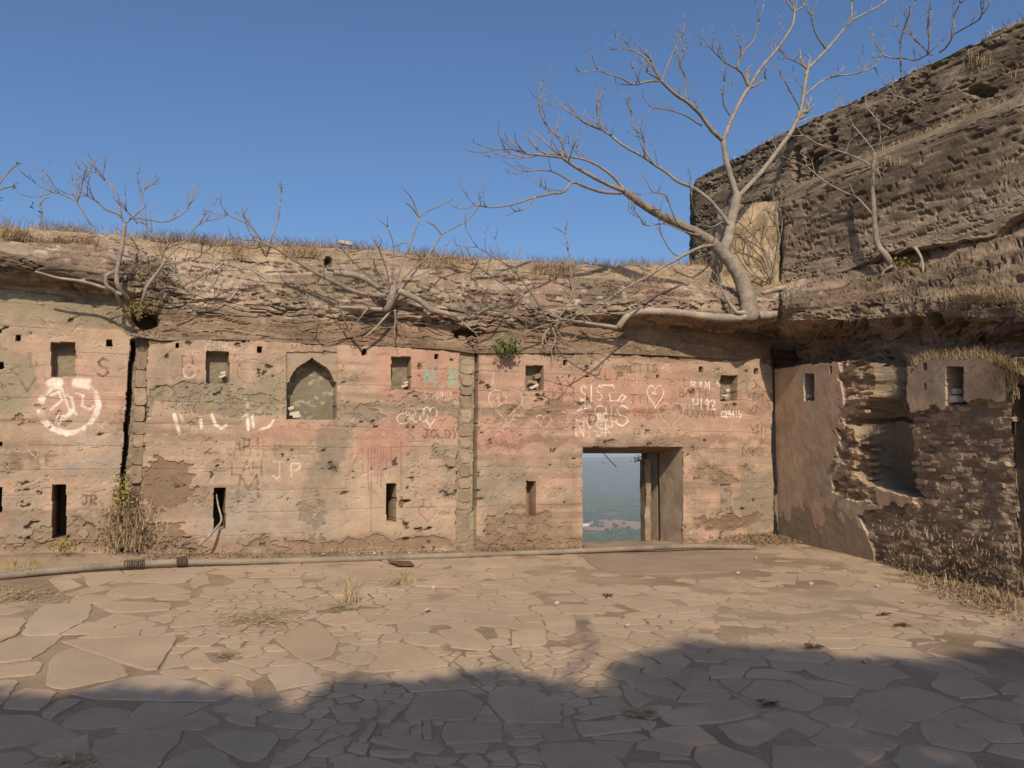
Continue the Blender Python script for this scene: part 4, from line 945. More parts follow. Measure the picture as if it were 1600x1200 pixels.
for s_ in slabs_:
    d_ = s_['c'][1]; s_['show'] = s_['A'] / d_ ** 3 if abs(s_['c'][0]) < .68 * d_ + .3 else 0
    s_['col'] = f_pal[fr_.randrange(len(f_pal))] * fr_.uniform(.93, 1.05)
    if fr_.random() < .05: s_['col'] = lin(178, 147, 114)
    if fr_.random() < .06: s_['col'] = lin(171, 147, 121)
order = sorted(range(len(slabs_)), key=lambda i: -slabs_[i]['show'])
single = set(order[:296])
chip = MB()
for i, s_ in enumerate(slabs_):
    V, Fc = slab_mesh(s_, .003 + fr_.uniform(-.004, .003) if not s_['big'] else .0055 + fr_.uniform(-.002, .003))
    if i in single: solid('flagstone', V, faces=Fc, mat=M_flag, parent=court, colr=np.tile(s_['col'], (len(V), 1)))
    else: chip.add(V, Fc, s_['col'])
o = chip.build('stone_chips', M_flag, court); o['kind'] = 'stuff'
# ------------------------------------------------------------------ bare trees rooted in the masonry
tr = random.Random(23)
def limb3(pts, o0, o1, plane):
    n = len(pts); return np.array([plane.hit(float(p[0]), float(p[1]), float(p[2]) if len(p) > 2 else o0 + (o1 - o0) * i / max(1, n - 1)) for i, p in enumerate(pts)])
def px_m(p): return np.linalg.norm(p - CAM) / F
def twig(mb, p, d, L, r, level):
    n = 5; P = [np.array(p)]; d = np.array(d) / np.linalg.norm(d)
    bend = np.array([tr.uniform(-.25, .25), tr.uniform(-.25, .25), tr.uniform(.1, .45)])
    for i in range(n - 1):
        P.append(P[-1] + d * L / (n - 1)); d = d + bend * .3 + np.array([tr.uniform(-.13, .13) for _ in range(3)]); d /= np.linalg.norm(d)
    rr = np.linspace(r, r * .62, n); tube(mb, P, rr, 5)
    if level > 0:
        for k in range(tr.choice((1, 2, 2, 3))):
            i = tr.choice((2, 3, 4)) if k else 4
            a = np.array([tr.uniform(-1, 1), tr.uniform(-1, 1), tr.uniform(-.2, .9)])
            twig(mb, P[i], d * .7 + a * .75, L * tr.uniform(.45, .75), r * .66, level - 1)
def add_limb(tree, pts, r0, r1, o0, o1, plane=W, name='branch', mat=None, twigs=0, tl=.45, lvl=1, sides=8, endfork=True, tr_r=None):
    P = limb3(pts, o0, o1, plane); n = max(6, len(pts) * 5)
    sc_ = {'trunk': .76, 'root': 1.0}.get(name, .56)
    Q = catmull(P, n); k = np.array([px_m(q) for q in Q]); rad = np.maximum(np.linspace(r0, r1, n) * sc_, .95) * k
    Q[1:-1] += np.array([[tr.uniform(-1, 1) for _ in range(3)] for _ in range(n - 2)]) * rad[1:-1, None] * .07
    mb = MB(); tube(mb, Q, rad, sides, lump=.07)
    dirs = np.gradient(Q, axis=0); lm = mb.build(name, mat or M_bark, tree, smooth=True); mb = MB()
    for t_ in range(twigs):
        i = min(n - 1, int(n * tr.uniform(.35, 1.0)))
        d = dirs[i] / np.linalg.norm(dirs[i])
        a = np.array([tr.uniform(-1, 1), tr.uniform(-.9, .5), tr.uniform(-.15, 1)])
        twig(mb, Q[i], d * .8 + a * .8, tl * tr.uniform(.55, 1.25), max(.0058, min(rad[i] * .6, .010)), lvl)
    if endfork and twigs:
        d = dirs[-1] / np.linalg.norm(dirs[-1])
        for s_ in (-1, 1):
            twig(mb, Q[-1], d + np.array([tr.uniform(-.6, .6), tr.uniform(-.3, .3), s_ * .45]), tl, rad[-1] * .8, lvl)
    if mb.V: mb.build('twigs', mat or M_bark, lm, smooth=True)['kind'] = 'stuff'
    return lm

big = thing('bare_tree', 'large leafless pale tree with spreading crown, rooted on the ledge beside the yellow plaster block', 'tree', W.hit(1172, 494, .75))
add_limb(big, [(1174, 498, .78), (1171, 486, .80), (1168, 465, .76), (1160, 440, .70), (1148, 418, .66), (1132, 398, .62), (1112, 378, .60)], 19, 11, .7, .6, name='trunk', sides=12)
add_limb(big, [(1112, 378, .60), (1085, 362, .62), (1060, 350, .66), (1030, 335, .72), (1005, 320, .78), (976, 299, .85)], 11, 7, .6, .8, name='trunk', sides=10)
add_limb(big, [(1128, 396, .60), (1138, 372, .5), (1144, 340, .4), (1152, 308, .3)], 11, 9, .6, .3, name='trunk', sides=10)
A_ = lambda *a, **k: add_limb(big, *a, **k)
A_([(976, 299), (945, 286), (915, 270), (890, 255), (878, 246)], 6, 3.6, .85, 1.1, twigs=4)
A_([(878, 246), (850, 243), (822, 240), (798, 233), (772, 234)], 3.4, 1.5, 1.1, 1.5, twigs=5, tl=.35)
A_([(878, 246), (880, 228), (868, 210), (850, 190), (843, 160)], 3.4, 1.4, 1.1, 1.0, twigs=3, tl=.4)
A_([(976, 299), (962, 280), (940, 262), (915, 250), (885, 244), (850, 240), (824, 246), (798, 240)], 4.5, 1.5, .85, .6, twigs=6, tl=.4)
A_([(970, 302), (940, 300), (915, 292), (895, 285), (880, 300), (860, 303), (830, 310), (800, 320), (770, 324), (742, 321)], 4.5, 1.6, .85, 1.7, twigs=5, tl=.35)
A_([(895, 285), (868, 270), (848, 266), (820, 268)], 2.6, 1.3, 1.1, 1.4, twigs=3, tl=.3)
A_([(840, 305), (820, 326), (806, 330)], 1.9, 1.2, 1.4, 1.5, twigs=1, tl=.2, lvl=0)
A_([(1143, 356), (1128, 335), (1108, 312), (1084, 294), (1060, 284), (1040, 268), (1024, 258), (1005, 245), (975, 228), (955, 212), (943, 204)], 5, 3, .5, -.2, twigs=5)
A_([(943, 204), (925, 196), (905, 186), (880, 168)], 2.7, 1.3, -.2, -.4, twigs=3, tl=.3)
A_([(943, 204), (936, 190), (934, 160)], 2.2, 1.2, -.2, -.1, twigs=2, tl=.25)
A_([(1022, 258), (1008, 235), (1005, 212), (990, 200), (988, 182)], 2.6, 1.3, .1, .2, twigs=4, tl=.3)
A_([(1152, 308), (1146, 288), (1136, 255), (1130, 220)], 8.5, 7, .3, .1, endfork=False, name='branch')
A_([(1130, 220), (1112, 203), (1095, 180), (1075, 160), (1055, 147), (1032, 125)], 6, 4, .1, .4, twigs=3)
A_([(1032, 125), (1010, 128), (990, 132), (970, 122), (934, 110)], 3.2, 1.5, .4, .8, twigs=4, tl=.35)
A_([(1032, 125), (1020, 105), (1005, 88), (982, 76)], 2.8, 1.4, .4, .2, twigs=3, tl=.3)
A_([(1034, 126), (1042, 105), (1052, 82), (1064, 60)], 2.8, 1.4, .4, .5, twigs=3, tl=.35)
A_([(1070, 156), (1071, 120), (1062, 100), (1068, 82)], 2.4, 1.3, .3, .5, twigs=3, tl=.25)
A_([(1096, 196), (1070, 180), (1045, 172), (1018, 168)], 2.4, 1.3, .2, .6, twigs=3, tl=.25)
A_([(1130, 220), (1142, 190), (1156, 160), (1170, 137)], 5.6, 4.6, .1, 0, twigs=1, tl=.4)
A_([(1170, 137), (1160, 115), (1152, 105), (1162, 82), (1178, 62), (1185, 35)], 3.4, 1.5, 0, .3, twigs=4, tl=.35)
A_([(1152, 108), (1130, 95), (1110, 74)], 2.4, 1.3, 0, .3, twigs=4, tl=.3)
A_([(1170, 137), (1190, 105), (1205, 88), (1222, 66), (1238, 40), (1242, 18)], 4.4, 2.4, 0, -.4, twigs=4, tl=.4)
A_([(1242, 18), (1232, 5), (1222, -10)], 2.2, 1.4, -.4, -.5, twigs=2, tl=.3); A_([(1242, 18), (1256, 8), (1266, -14)], 2.2, 1.4, -.4, -.5, twigs=2, tl=.3)
A_([(1140, 180), (1130, 160), (1132, 128)], 2.0, 1.2, .1, .4, twigs=3, tl=.25)
A_([(1152, 308), (1172, 288), (1192, 266), (1212, 240), (1235, 208), (1246, 186)], 6.8, 5.4, .3, -.2, twigs=2)
A_([(1246, 186), (1254, 160), (1258, 130), (1262, 108)], 5, 4.2, -.2, -.4, twigs=3, tl=.4)
A_([(1262, 108), (1282, 88), (1300, 68), (1318, 46), (1330, 30), (1330, -10)], 4, 2, -.4, -.7, twigs=4, tl=.4)
A_([(1330, 32), (1350, 22), (1376, 8), (1392, -6)], 2.4, 1.4, -.7, -.9, twigs=1, tl=.3)
A_([(1290, 76), (1276, 55), (1270, 38), (1268, 25)], 2.4, 1.3, -.5, -.3, twigs=2, tl=.3)
A_([(1262, 108), (1248, 98), (1230, 90)], 2.2, 1.3, -.4, -.2, twigs=2, tl=.25)
A_([(1254, 152), (1280, 130), (1300, 120), (1340, 114), (1366, 104)], 2.8, 1.3, -.3, -.6, twigs=5, tl=.4)
A_([(1250, 170), (1238, 148), (1228, 130)], 1.9, 1.2, -.2, 0, twigs=2, tl=.25)
A_([(1240, 196), (1262, 186), (1290, 178), (1312, 166)], 2.2, 1.2, -.2, 0, twigs=2, tl=.25)
A_([(1118, 383), (1096, 386), (1070, 398), (1045, 412), (1018, 428), (1004, 436), (975, 452), (945, 470), (905, 486)], 5.2, 1.6, .62, 1.3, twigs=3, tl=.4)
A_([(1085, 362), (1060, 350), (1050, 330), (1040, 306), (1020, 300)], 2.4, 1.2, .7, 1.1, twigs=3, tl=.3)
A_([(1095, 368), (1070, 362), (1040, 350), (1010, 352), (1000, 340)], 2.2, 1.2, .7, 1.1, twigs=4, tl=.3)
A_([(1104, 380), (1060, 400), (1035, 370), (1030, 345)], 1.8, 1.1, .7, 1.0, twigs=2, tl=.3)
A_([(1150, 330), (1110, 355), (1085, 330), (1080, 300)], 2.0, 1.2, .3, .9, twigs=2, tl=.3)
add_limb(big, [(1168, 494, .80), (1140, 497, .74), (1100, 494, .66), (1052, 488, .56), (1000, 487, .44), (980, 494, .40), (966, 512, .30)], 7, 5, 0, 0, name='root', mat=M_root)
add_limb(big, [(966, 512, .30), (940, 508, .28), (915, 504, .27), (880, 499, .26)], 3.4, 2, 0, 0, name='root', mat=M_root, twigs=4, tl=.3, lvl=0)
add_limb(big, [(1178, 494, .80), (1205, 492, .74), (1240, 489, .52), (1275, 491, .3)], 8, 3, 0, 0, name='root', mat=M_root, twigs=5, tl=.3, lvl=1)
add_limb(big, [(1192, 458, .5), (1225, 450, .3), (1275, 446, .1), (1320, 432, -.2), (1336, 424, -.4)], 3.5, 6, 0, 0, name='root', mat=M_root)
add_limb(big, [(1172, 486, .82), (1152, 488, .84), (1138, 470, .8), (1128, 452, .76)], 4, 1.5, 0, 0, name='root', mat=M_root, twigs=4, tl=.25, lvl=1)

lft = thing('bare_tree', 'slender bare twin-stemmed tree growing out of the dark hole above the left chase', 'tree', W.hit(205, 490, .2))
A_ = lambda *a, **k: add_limb(lft, *a, **k)
A_([(205, 505, .05), (192, 482, .3), (181, 458, .5), (167, 446, .55), (166, 432, .55), (178, 425, .5)], 3.4, 3.6, 0, 0, name='trunk')
A_([(202, 470, .3), (186, 450, .48), (182, 432, .5), (185, 412, .48), (190, 388, .45), (195, 350, .4)], 4.6, 3.4, 0, 0, name='trunk')
A_([(216, 500, .1), (223, 468, .35), (230, 447, .4), (245, 427, .4), (260, 405, .42)], 3.6, 2.6, 0, 0, name='trunk')
A_([(195, 350), (186, 336), (165, 327), (150, 314), (137, 306)], 2.6, 1.3, .4, .6, twigs=3, tl=.25)
A_([(190, 340), (188, 325), (184, 306), (176, 292), (162, 280), (152, 270)], 2.5, 1.2, .4, .3, twigs=3, tl=.22)
A_([(195, 350), (212, 335), (225, 322), (222, 306), (226, 296)], 2.4, 1.2, .4, .4, twigs=3, tl=.22)
A_([(260, 405), (250, 386), (238, 365), (229, 352)], 1.9, 1.1, .42, .5, twigs=3, tl=.22)
A_([(260, 405), (272, 392), (290, 376), (305, 355), (322, 345)], 1.9, 1.1, .42, .5, twigs=3, tl=.25)
A_([(250, 420), (285, 410), (305, 405), (322, 392)], 1.7, 1.0, .4, .7, twigs=2, tl=.2)
A_([(210, 340), (235, 344), (262, 346), (290, 330), (296, 320)], 1.6, 1.0, .4, .2, twigs=3, tl=.22)
A_([(190, 460, .5), (170, 452, .5), (130, 440, .46), (90, 434, .46), (55, 424, .48)], 2.6, 1.4, 0, 0, name='root', mat=M_root)
A_([(215, 350), (206, 338), (198, 330)], 1.5, 1.0, .4, .5, twigs=2, tl=.2)
far = thing('bare_shrub', 'thin bare branches leaning left behind the grassy parapet at the left', 'shrub', W.hit(142, 352, -.6))
add_limb(far, [(142, 352), (136, 342), (120, 317), (100, 305), (82, 300)], 2.0, 1.1, -.6, -.5, twigs=5, tl=.3, name='branch')
add_limb(far, [(120, 317), (126, 300), (129, 282)], 1.6, 1.0, -.6, -.5, twigs=2, tl=.2, name='branch')

mid = thing('bare_tree', 'low bare tree with many stems fanning from a rock-hugging stump in mid wall', 'tree', W.hit(607, 484, .28))
A_ = lambda *a, **k: add_limb(mid, *a, **k)
A_([(603, 486, .25), (609, 476, .32), (613, 462, .36), (615, 448, .34)], 7, 8, 0, 0, name='trunk', sides=11)
A_([(615, 450), (622, 430), (632, 402), (645, 370), (655, 340)], 3, 2.2, .36, .3, twigs=0)
A_([(655, 340), (648, 320), (640, 305), (630, 294)], 2.0, 1.3, .3, .4, endfork=False); A_([(655, 340), (644, 325), (634, 316)], 1.7, 1.1, .3, .5, endfork=False)
A_([(655, 340), (668, 330), (686, 322), (707, 311)], 1.9, 1.2, .3, .1, endfork=False)
A_([(617, 450), (640, 425), (664, 405), (680, 383), (690, 367)], 2.8, 1.9, .36, .5); A_([(690, 367), (710, 355), (730, 345), (743, 330)], 1.7, 1.0, .5, .5, twigs=1, tl=.15, lvl=0); A_([(690, 367), (680, 354), (667, 346)], 1.6, 1.0, .5, .6)
A_([(612, 450), (613, 430), (615, 385), (606, 355)], 2.4, 1.2, .36, .6, twigs=1, tl=.2, lvl=0); A_([(615, 385), (625, 381), (637, 379)], 1.5, 1.0, .5, .5)
A_([(610, 450), (605, 425), (598, 405), (592, 388)], 2.2, 1.2, .36, .7, twigs=1, tl=.2); A_([(608, 452), (594, 432), (586, 416), (584, 404)], 1.8, 1.1, .36, .7)
A_([(608, 455), (580, 435), (555, 412), (540, 395)], 2.0, 1.2, .36, .8, twigs=1, tl=.2)
A_([(606, 458), (590, 448), (575, 438), (560, 432), (540, 428), (522, 426)], 10.0, 8.0, .34, .3); A_([(604, 462), (575, 460), (550, 454), (525, 442), (500, 430), (480, 418), (462, 408), (430, 388), (398, 374)], 7.0, 2.2, .34, .55, twigs=3, tl=.35)
A_([(525, 442), (500, 428), (480, 415), (458, 408)], 2.4, 1.4, .36, .5)
A_([(622, 454), (640, 462), (656, 470), (670, 482), (690, 488), (710, 493), (720, 500)], 5.2, 3.8, .3, .2, name='root', mat=M_root); A_([(720, 500), (730, 510), (740, 518)], 1.8, 1.0, .2, .3, name='root', mat=M_root, twigs=2, tl=.15, lvl=0)
A_([(598, 484), (575, 482), (555, 481), (524, 479)], 3.4, 2.0, .25, .2, name='root', mat=M_root); A_([(612, 484), (598, 500), (585, 514), (568, 528)], 2.0, 1.1, .28, .2, name='root', mat=M_root)
A_([(617, 484), (618, 500), (616, 514)], 2.2, 1.1, .28, .2, name='root', mat=M_root, twigs=2, tl=.15, lvl=0)
A_([(632, 452), (655, 442), (685, 452), (705, 462), (722, 480)], 1.7, 1.0, .3, .4, twigs=1, tl=.2)
A_([(630, 440), (655, 430), (675, 420), (690, 405), (702, 400)], 2.0, 1.1, .34, .5, twigs=2, tl=.2)

lw = thing('bare_shrub', 'spindly shrub hanging in the ledge over the arched niche, reddish leaf scraps at its foot', 'shrub', W.hit(548, 525, .1))
A_ = lambda *a, **k: add_limb(lw, *a, **k)
A_([(566, 548, .03), (556, 530, .1), (545, 516, .15), (538, 500, .3), (520, 458, .45), (506, 436, .5)], 3.2, 1.4, 0, 0, name='branch', twigs=2, tl=.25)
A_([(540, 516), (512, 517), (495, 505), (486, 485)], 1.6, 1.0, .15, .4, twigs=2, tl=.2); A_([(545, 515), (560, 500), (575, 482)], 1.6, 1.0, .15, .4, twigs=2, tl=.2)

lo = thing('bare_shrub', 'wiry bare shrub on the ledge to the right of the green weed', 'shrub', W.hit(859, 510, .2))
A_ = lambda *a, **k: add_limb(lo, *a, **k)
A_([(862, 522, .1), (858, 505, .22), (850, 490, .3), (827, 454, .45), (799, 419, .6), (772, 402, .7), (746, 386, .8)], 3, 1.2, 0, 0, twigs=2, tl=.35)
A_([(799, 419), (806, 402), (816, 385)], 1.5, 1.0, .6, .5); A_([(852, 494), (820, 472), (790, 447), (765, 430), (740, 413)], 2, 1.1, .3, .8, twigs=3, tl=.3)
A_([(790, 447), (770, 475), (750, 488)], 1.4, 1.0, .6, .5, twigs=1, tl=.2); A_([(866, 505), (885, 480), (894, 455), (892, 420), (884, 366)], 2.2, 1.2, .25, .1, twigs=2, tl=.2)
A_([(862, 505), (905, 488), (940, 478), (985, 462), (1005, 440)], 1.6, 1.0, .25, .9, twigs=3, tl=.3); A_([(866, 508), (880, 530), (905, 548), (930, 560)], 1.2, .9, .25, .3, twigs=1, tl=.15)
A_([(858, 512), (850, 525), (846, 540)], 2.2, 1.0, .2, .12, name='root', mat=M_root, twigs=3, tl=.15, lvl=0); A_([(864, 512), (868, 530), (862, 545)], 2, 1.0, .2, .1, name='root', mat=M_root, twigs=3, tl=.18, lvl=0)
A_([(862, 506), (840, 512), (815, 522)], 1.5, .9, .25, .3, twigs=2, tl=.2)
sm = thing('bare_shrub', 'small bare sprig on the brown band right of the left dark hole', 'shrub', W.hit(318, 490, .2))
A_ = lambda *a, **k: add_limb(sm, *a, **k)
A_([(272, 497, .1), (298, 470, .25), (310, 460, .3), (330, 450, .35), (345, 425, .45)], 1.8, 1.1, 0, 0, twigs=2, tl=.3); A_([(305, 464), (285, 445), (276, 428)], 1.5, 1.0, .3, .4, twigs=1, tl=.2); A_([(308, 462), (282, 452), (262, 448)], 1.3, .9, .3, .3, twigs=1, tl=.2); A_([(312, 460), (318, 440), (330, 422)], 1.4, .9, .3, .4, twigs=1, tl=.25)
tp = thing('bare_shrub', 'stubby bare stems on the parapet beside a tuft of dead leaves', 'shrub', W.hit(412, 392, -.3))
add_limb(tp, [(414, 394), (425, 370), (433, 345), (438, 316)], 2.2, 1.2, -.3, -.3, twigs=1, tl=.2, name='branch'); add_limb(tp, [(412, 392), (400, 365), (385, 350), (357, 336)], 1.9, 1.1, -.3, -.2, twigs=3, tl=.25, name='branch')

rt = thing('bare_tree', 'small bare tree springing from under the lower band of the bastion', 'tree', T.hit(1392, 410, .1))
A_ = lambda *a, **k: add_limb(rt, *a, plane=T, **k)
A_([(1398, 425, -.1), (1388, 404, .16), (1372, 382, .24), (1367, 352, .28), (1365, 318, .3), (1363, 282, .32), (1367, 238, .36)], 6.5, 3, 0, 0, name='trunk', sides=10)
A_([(1366, 338), (1352, 322), (1338, 308), (1317, 299), (1287, 282), (1261, 260)], 2.6, 1.3, .3, .6, twigs=2, tl=.3); A_([(1364, 260), (1342, 248), (1317, 238), (1283, 227), (1256, 212)], 2.6, 1.3, .34, .5, twigs=2, tl=.3)
A_([(1367, 238), (1355, 222), (1334, 197)], 1.8, 1.1, .36, .5, twigs=1, tl=.2); A_([(1367, 238), (1374, 226), (1376, 212)], 1.8, 1.1, .36, .4, twigs=2, tl=.2); A_([(1365, 300), (1376, 280), (1372, 270)], 1.4, 1.0, .3, .4, twigs=1, tl=.15)
A_([(1395, 415), (1378, 430), (1380, 470)], 2.4, 1.2, .1, .2, name='root', mat=M_root, twigs=5, tl=.25, lvl=0); A_([(1398, 415), (1392, 440), (1393, 462)], 3, 1.2, .05, -.1, name='root', mat=M_root, twigs=3, tl=.2, lvl=0)
A_([(1400, 396), (1415, 388)], 1.6, 1.2, .15, .2, name='root', mat=M_root); A_([(1430, 387), (1440, 405), (1444, 440)], 2.2, 1.4, .1, .1, name='root', mat=M_root)
for (nm, base, ls) in [
    ('leafless sapling on the bastion top, nearest the big tree', (1408, 112), [([(1408, 112), (1407, 80), (1409, 56), (1418, 30)], 2.2), ([(1408, 92), (1385, 88), (1372, 74)], 1.5), ([(1408, 90), (1430, 94), (1448, 86)], 1.5)]),
    ('leafless sapling on the bastion top with one long leaning stem', (1478, 74), [([(1468, 82), (1480, 72), (1491, 50), (1490, 28), (1500, 5)], 2.2), ([(1488, 55), (1505, 45), (1530, 30), (1535, 16)], 1.8), ([(1450, 86), (1452, 60), (1450, 45)], 1.6), ([(1452, 84), (1436, 68), (1425, 55)], 1.5)]),
    ('leafless twig standing on the bastion shelf above its small tree', (1395, 205), [([(1395, 205), (1412, 182), (1430, 162), (1470, 150)], 1.8), ([(1393, 202), (1376, 192), (1354, 168)], 1.6), ([(1430, 162), (1415, 155), (1400, 150)], 1.4)]),
    ('bare branch jutting into view in front of the lower band', (1610, 310), [([(1640, 306), (1600, 312), (1560, 322), (1517, 318)], 2.4), ([(1605, 310), (1590, 295), (1585, 285)], 1.8)])]:
    oo_ = -.85 if base[1] < 210 else .7
    th = thing('bare_sapling', nm, 'sapling', T.hit(base[0], base[1] + 4, oo_))
    for (pl, r_) in ls: add_limb(th, pl, r_, 1.1, oo_, oo_ + .2, plane=T, twigs=3, tl=.3, name='branch')
lt = thing('leafy_twig', 'thin twigs with a few dark leaves rising at the parapet end', 'twig', W.hit(-20, 330, -.3))
for pl in ([(-20, 330), (0, 286), (18, 264), (28, 256)], [(-20, 330), (-5, 300), (22, 290)], [(62, 352), (66, 335), (63, 318), (72, 308)]):
    add_limb(lt, pl, 1.4, .7, -.3, -.3, twigs=0, name='stem')

tg = thing('bare_shrub', 'tangle of thin grey stems against the yellow plaster block', 'shrub', W.hit(1200, 440, -.1))
for pl in ([(1206, 436), (1198, 400), (1180, 372), (1160, 352), (1142, 340)], [(1206, 436), (1216, 390), (1222, 350), (1218, 325)], [(1200, 438), (1180, 410), (1168, 385), (1172, 350)], [(1200, 436), (1210, 400), (1196, 365), (1200, 335)], [(1195, 440), (1170, 425), (1150, 395), (1140, 372)], [(1190, 440), (1200, 415), (1190, 390), (1160, 370)], [(1204, 436), (1190, 420), (1172, 432)]):
    add_limb(tg, pl, 1.9, 1.1, -.2, -.05, twigs=3, tl=.35, name='stem')
# ------------------------------------------------------------------ leaves, weeds and grass
lr = random.Random(31)
def leaf_quads(centres, size, droop=.2):
    V, q = [], []
    for c in centres:
        a = np.array([lr.gauss(0, 1) for _ in range(3)]); a /= np.linalg.norm(a); b = np.cross(a, [lr.gauss(0, 1) for _ in range(3)]); b /= np.linalg.norm(b) + 1e-9
        s_ = size * lr.uniform(.6, 1.4); k = len(V); c = np.asarray(c)
        V += [c - a * s_, c + b * s_ * .42, c + a * s_, c - b * s_ * .42]; q.append((k, k + 1, k + 2, k + 3))
    return np.array(V), np.array(q)
def blades(points, h0, h1, wd, lean=.35, bias=(0, 0)):
    V, q = [], []
    for p in points:
        h = lr.uniform(h0, h1); a = lr.uniform(0, 2 * math.pi); d = np.array([math.cos(a), math.sin(a), 0.]); sd = np.array([-d[1], d[0], 0.]) * wd * lr.uniform(.6, 1.3)
        l = lr.uniform(.05, lean) * h; k = len(V); p = np.asarray(p, float); b = np.array([bias[0], bias[1], 0.]) * h
        m_ = p + d * l * .35 + b * .3 + np.array([0, 0, h * .6]); t_ = p + d * l + b + np.array([0, 0, h])
        V += [p - sd, p + sd, m_ + sd * .7, m_ - sd * .7, t_ + sd * .25, t_ - sd * .25]; q += [(k, k + 1, k + 2, k + 3), (k + 3, k + 2, k + 4, k + 5)]
    return np.array(V), np.array(q)
def grass(name, points, h0, h1, wd, mat, lean=.5, kind='stuff', label=None, cat=None, parent=None):
    V, q = blades(points, h0, h1, wd, lean); o = solid(name, V, quads=q, mat=mat, parent=parent)
    if kind: o['kind'] = kind
    if label: tag(o, label, cat)
    return o
# along the parapet
M_tuft = masonry('parapet_grass', 1.2, 9, 0.6, 1.35, 0.0, base=(0.36, 0.255, 0.15))
pts_g = []
while len(pts_g) < 10000:
    x = lr.uniform(-80, 1120); dens = float(vn(x / 46.0, 3.3, seed=201)) * .8 + float(vn(x / 11., 1.3, seed=202)) * .4
    if lr.random() > dens ** 1.6: continue
    y = np.interp(x, kx, K['F']); p = W.hit(x, y, -.35) - W.n * lr.random() ** 1.5 * .5; p[2] -= .03
    pts_g.append(p)
grass('dry_grass', pts_g, .05, .21, .0036, M_tuft, 1.2, label='dry straw-coloured grass along the parapet of the front wall', cat='grass')
pts_g = []
for (x0, x1, y0, y1, o_, n) in [(0, 45, 372, 362, -.2, 250), (40, 150, 388, 374, -.2, 700), (360, 380, 400, 385, -.2, 120), (440, 500, 398, 385, -.3, 300), (650, 720, 412, 404, -.2, 350), (830, 900, 430, 405, -.2, 500), (985, 1040, 470, 430, .2, 350)]:
    for k in range(n): t_ = lr.random(); pts_g.append(W.hit(x0 + (x1 - x0) * lr.random(), y0 + (y1 - y0) * t_ + 4, o_ + lr.uniform(-.05, .05)))
grass('dry_grass', pts_g, .03, .15, .0035, M_tuft, 1.5, label='dry grass tufts clinging to the eroded cornice', cat='grass')
pts_g = [T.hit(lr.uniform(1075, 1600), 0, 0) for _ in range(0)]
for k in range(2600):
    a = lr.uniform(-4.2, 7); j = int((a + 4.35) / .03); j = min(max(j, 0), len(au) - 1)
    if vn(a * 1.7, 0.2, seed=210) < .4: continue
    pts_g.append(T.pt(a, 8.47 + ragged[j], -.95 - lr.random() * .4))
grass('dry_grass', pts_g, .05, .22, .006, M_grass, .8, label='sparse dry grass along the skyline of the bastion', cat='grass')
pts_g = []
for (cx, n, s_) in [(1250, 120, .25), (1345, 60, .15), (1400, 260, .4), (1460, 160, .3), (1520, 500, .35), (1570, 260, .3), (1430, 80, .2), (1300, 80, .2)]:
    a = float(T.sz(cx, np.interp(cx, [1230, 1600], [285, 140]), -.6)[0])
    for k in range(n): pts_g.append(T.pt(a + lr.gauss(0, s_), 7.03 + lr.uniform(-.03, .05), -.72 + lr.uniform(-.1, .2)))
for (x, y, n) in [(1485, 288, 160), (1395, 258, 40), (1530, 100, 60), (1580, 120, 50), (1350, 430, 60), (1380, 395, 60)]:
    for k in range(n): pts_g.append(T.hit(x + lr.gauss(0, 9), y + lr.gauss(0, 4), .0 if y > 200 else -.85))
grass('dry_grass', pts_g, .05, .22, .006, M_grass, 1.0, label='dry grass tufts on the rounded shelf of the bastion', cat='grass')
pts_g = []
for k in range(1700):
    x = lr.uniform(1425, 1610); y = np.interp(x, [1425, 1440, 1540, 1560, 1620], [572, 560, 556, 566, 590]); pts_g.append(R.hit(x, y + 5, -lr.random() * .35))
for k in range(700): pts_g.append(R.hit(lr.gauss(1565, 12), lr.uniform(570, 625), -.02))
for k in range(700): pts_g.append(R.hit(lr.gauss(1540, 40), 470 + lr.gauss(0, 5), -.25))
grass('dry_grass', pts_g, .03, .2, .004, M_grass, 2.0, label='golden grass hanging over the top of the side wall and its ledge', cat='grass')
# weeds at the foot of the side wall
def scatter_leaves(name, fn, n, size, mat, label, cat, kind='stuff'):
    V, q = leaf_quads([fn() for _ in range(n)], size); o = solid(name, V, quads=q, mat=mat)
    o['kind'] = 'stuff'
    return tag(o, label, cat)
def f_w1():
    x = lr.triangular(1370, 1600, 1500); y = lr.uniform(0, 1); yb = np.interp(x, [1370, 1600], [890, 960]); p = R.hit(x, yb - 110 * y * y * lr.random(), .02 + .12 * lr.random() * (1 - y)); return p
scatter_leaves('dry_weed', f_w1, 2600, .026, M_weed, 'brown withered weeds creeping up the foot of the bare brick', 'weeds')
def f_w2():
    x = lr.triangular(1400, 1600, 1560); y = np.interp(x, [1400, 1600], [893, 950]) + lr.uniform(-6, 30) * lr.random(); p = G(x, y); p[2] += lr.random() ** 2 * .10; return p
scatter_leaves('leaf_litter', f_w2, 2200, .024, M_weed, 'dry leaf litter along the base of the side wall', 'leaf litter')
pts_g = [R.hit(lr.uniform(1390, 1600), lr.gauss(880, 34), .03 + .05 * lr.random()) for _ in range(420)] + [f_w2() for _ in range(500)]
grass('dry_grass', pts_g, .03, .11, .004, M_grass, 1.6, label='straw and thin dry stalks at the foot of the side wall', cat='grass')
def f_c():
    x = lr.gauss(242, 17); y = lr.gauss(424, 14) + (x - 242) * .1; return W.hit(x, y, .16 + .16 * lr.random())
scatter_leaves('dry_creeper', f_c, 900, .020, M_weed, 'mass of brown dead creeper leaves behind the slender left tree', 'creeper', None)
def f_c2():
    x = lr.gauss(214, 17); y = lr.gauss(480, 9) + max(0, 208 - x) * .8; return W.hit(x, y, .3 + .1 * lr.random())
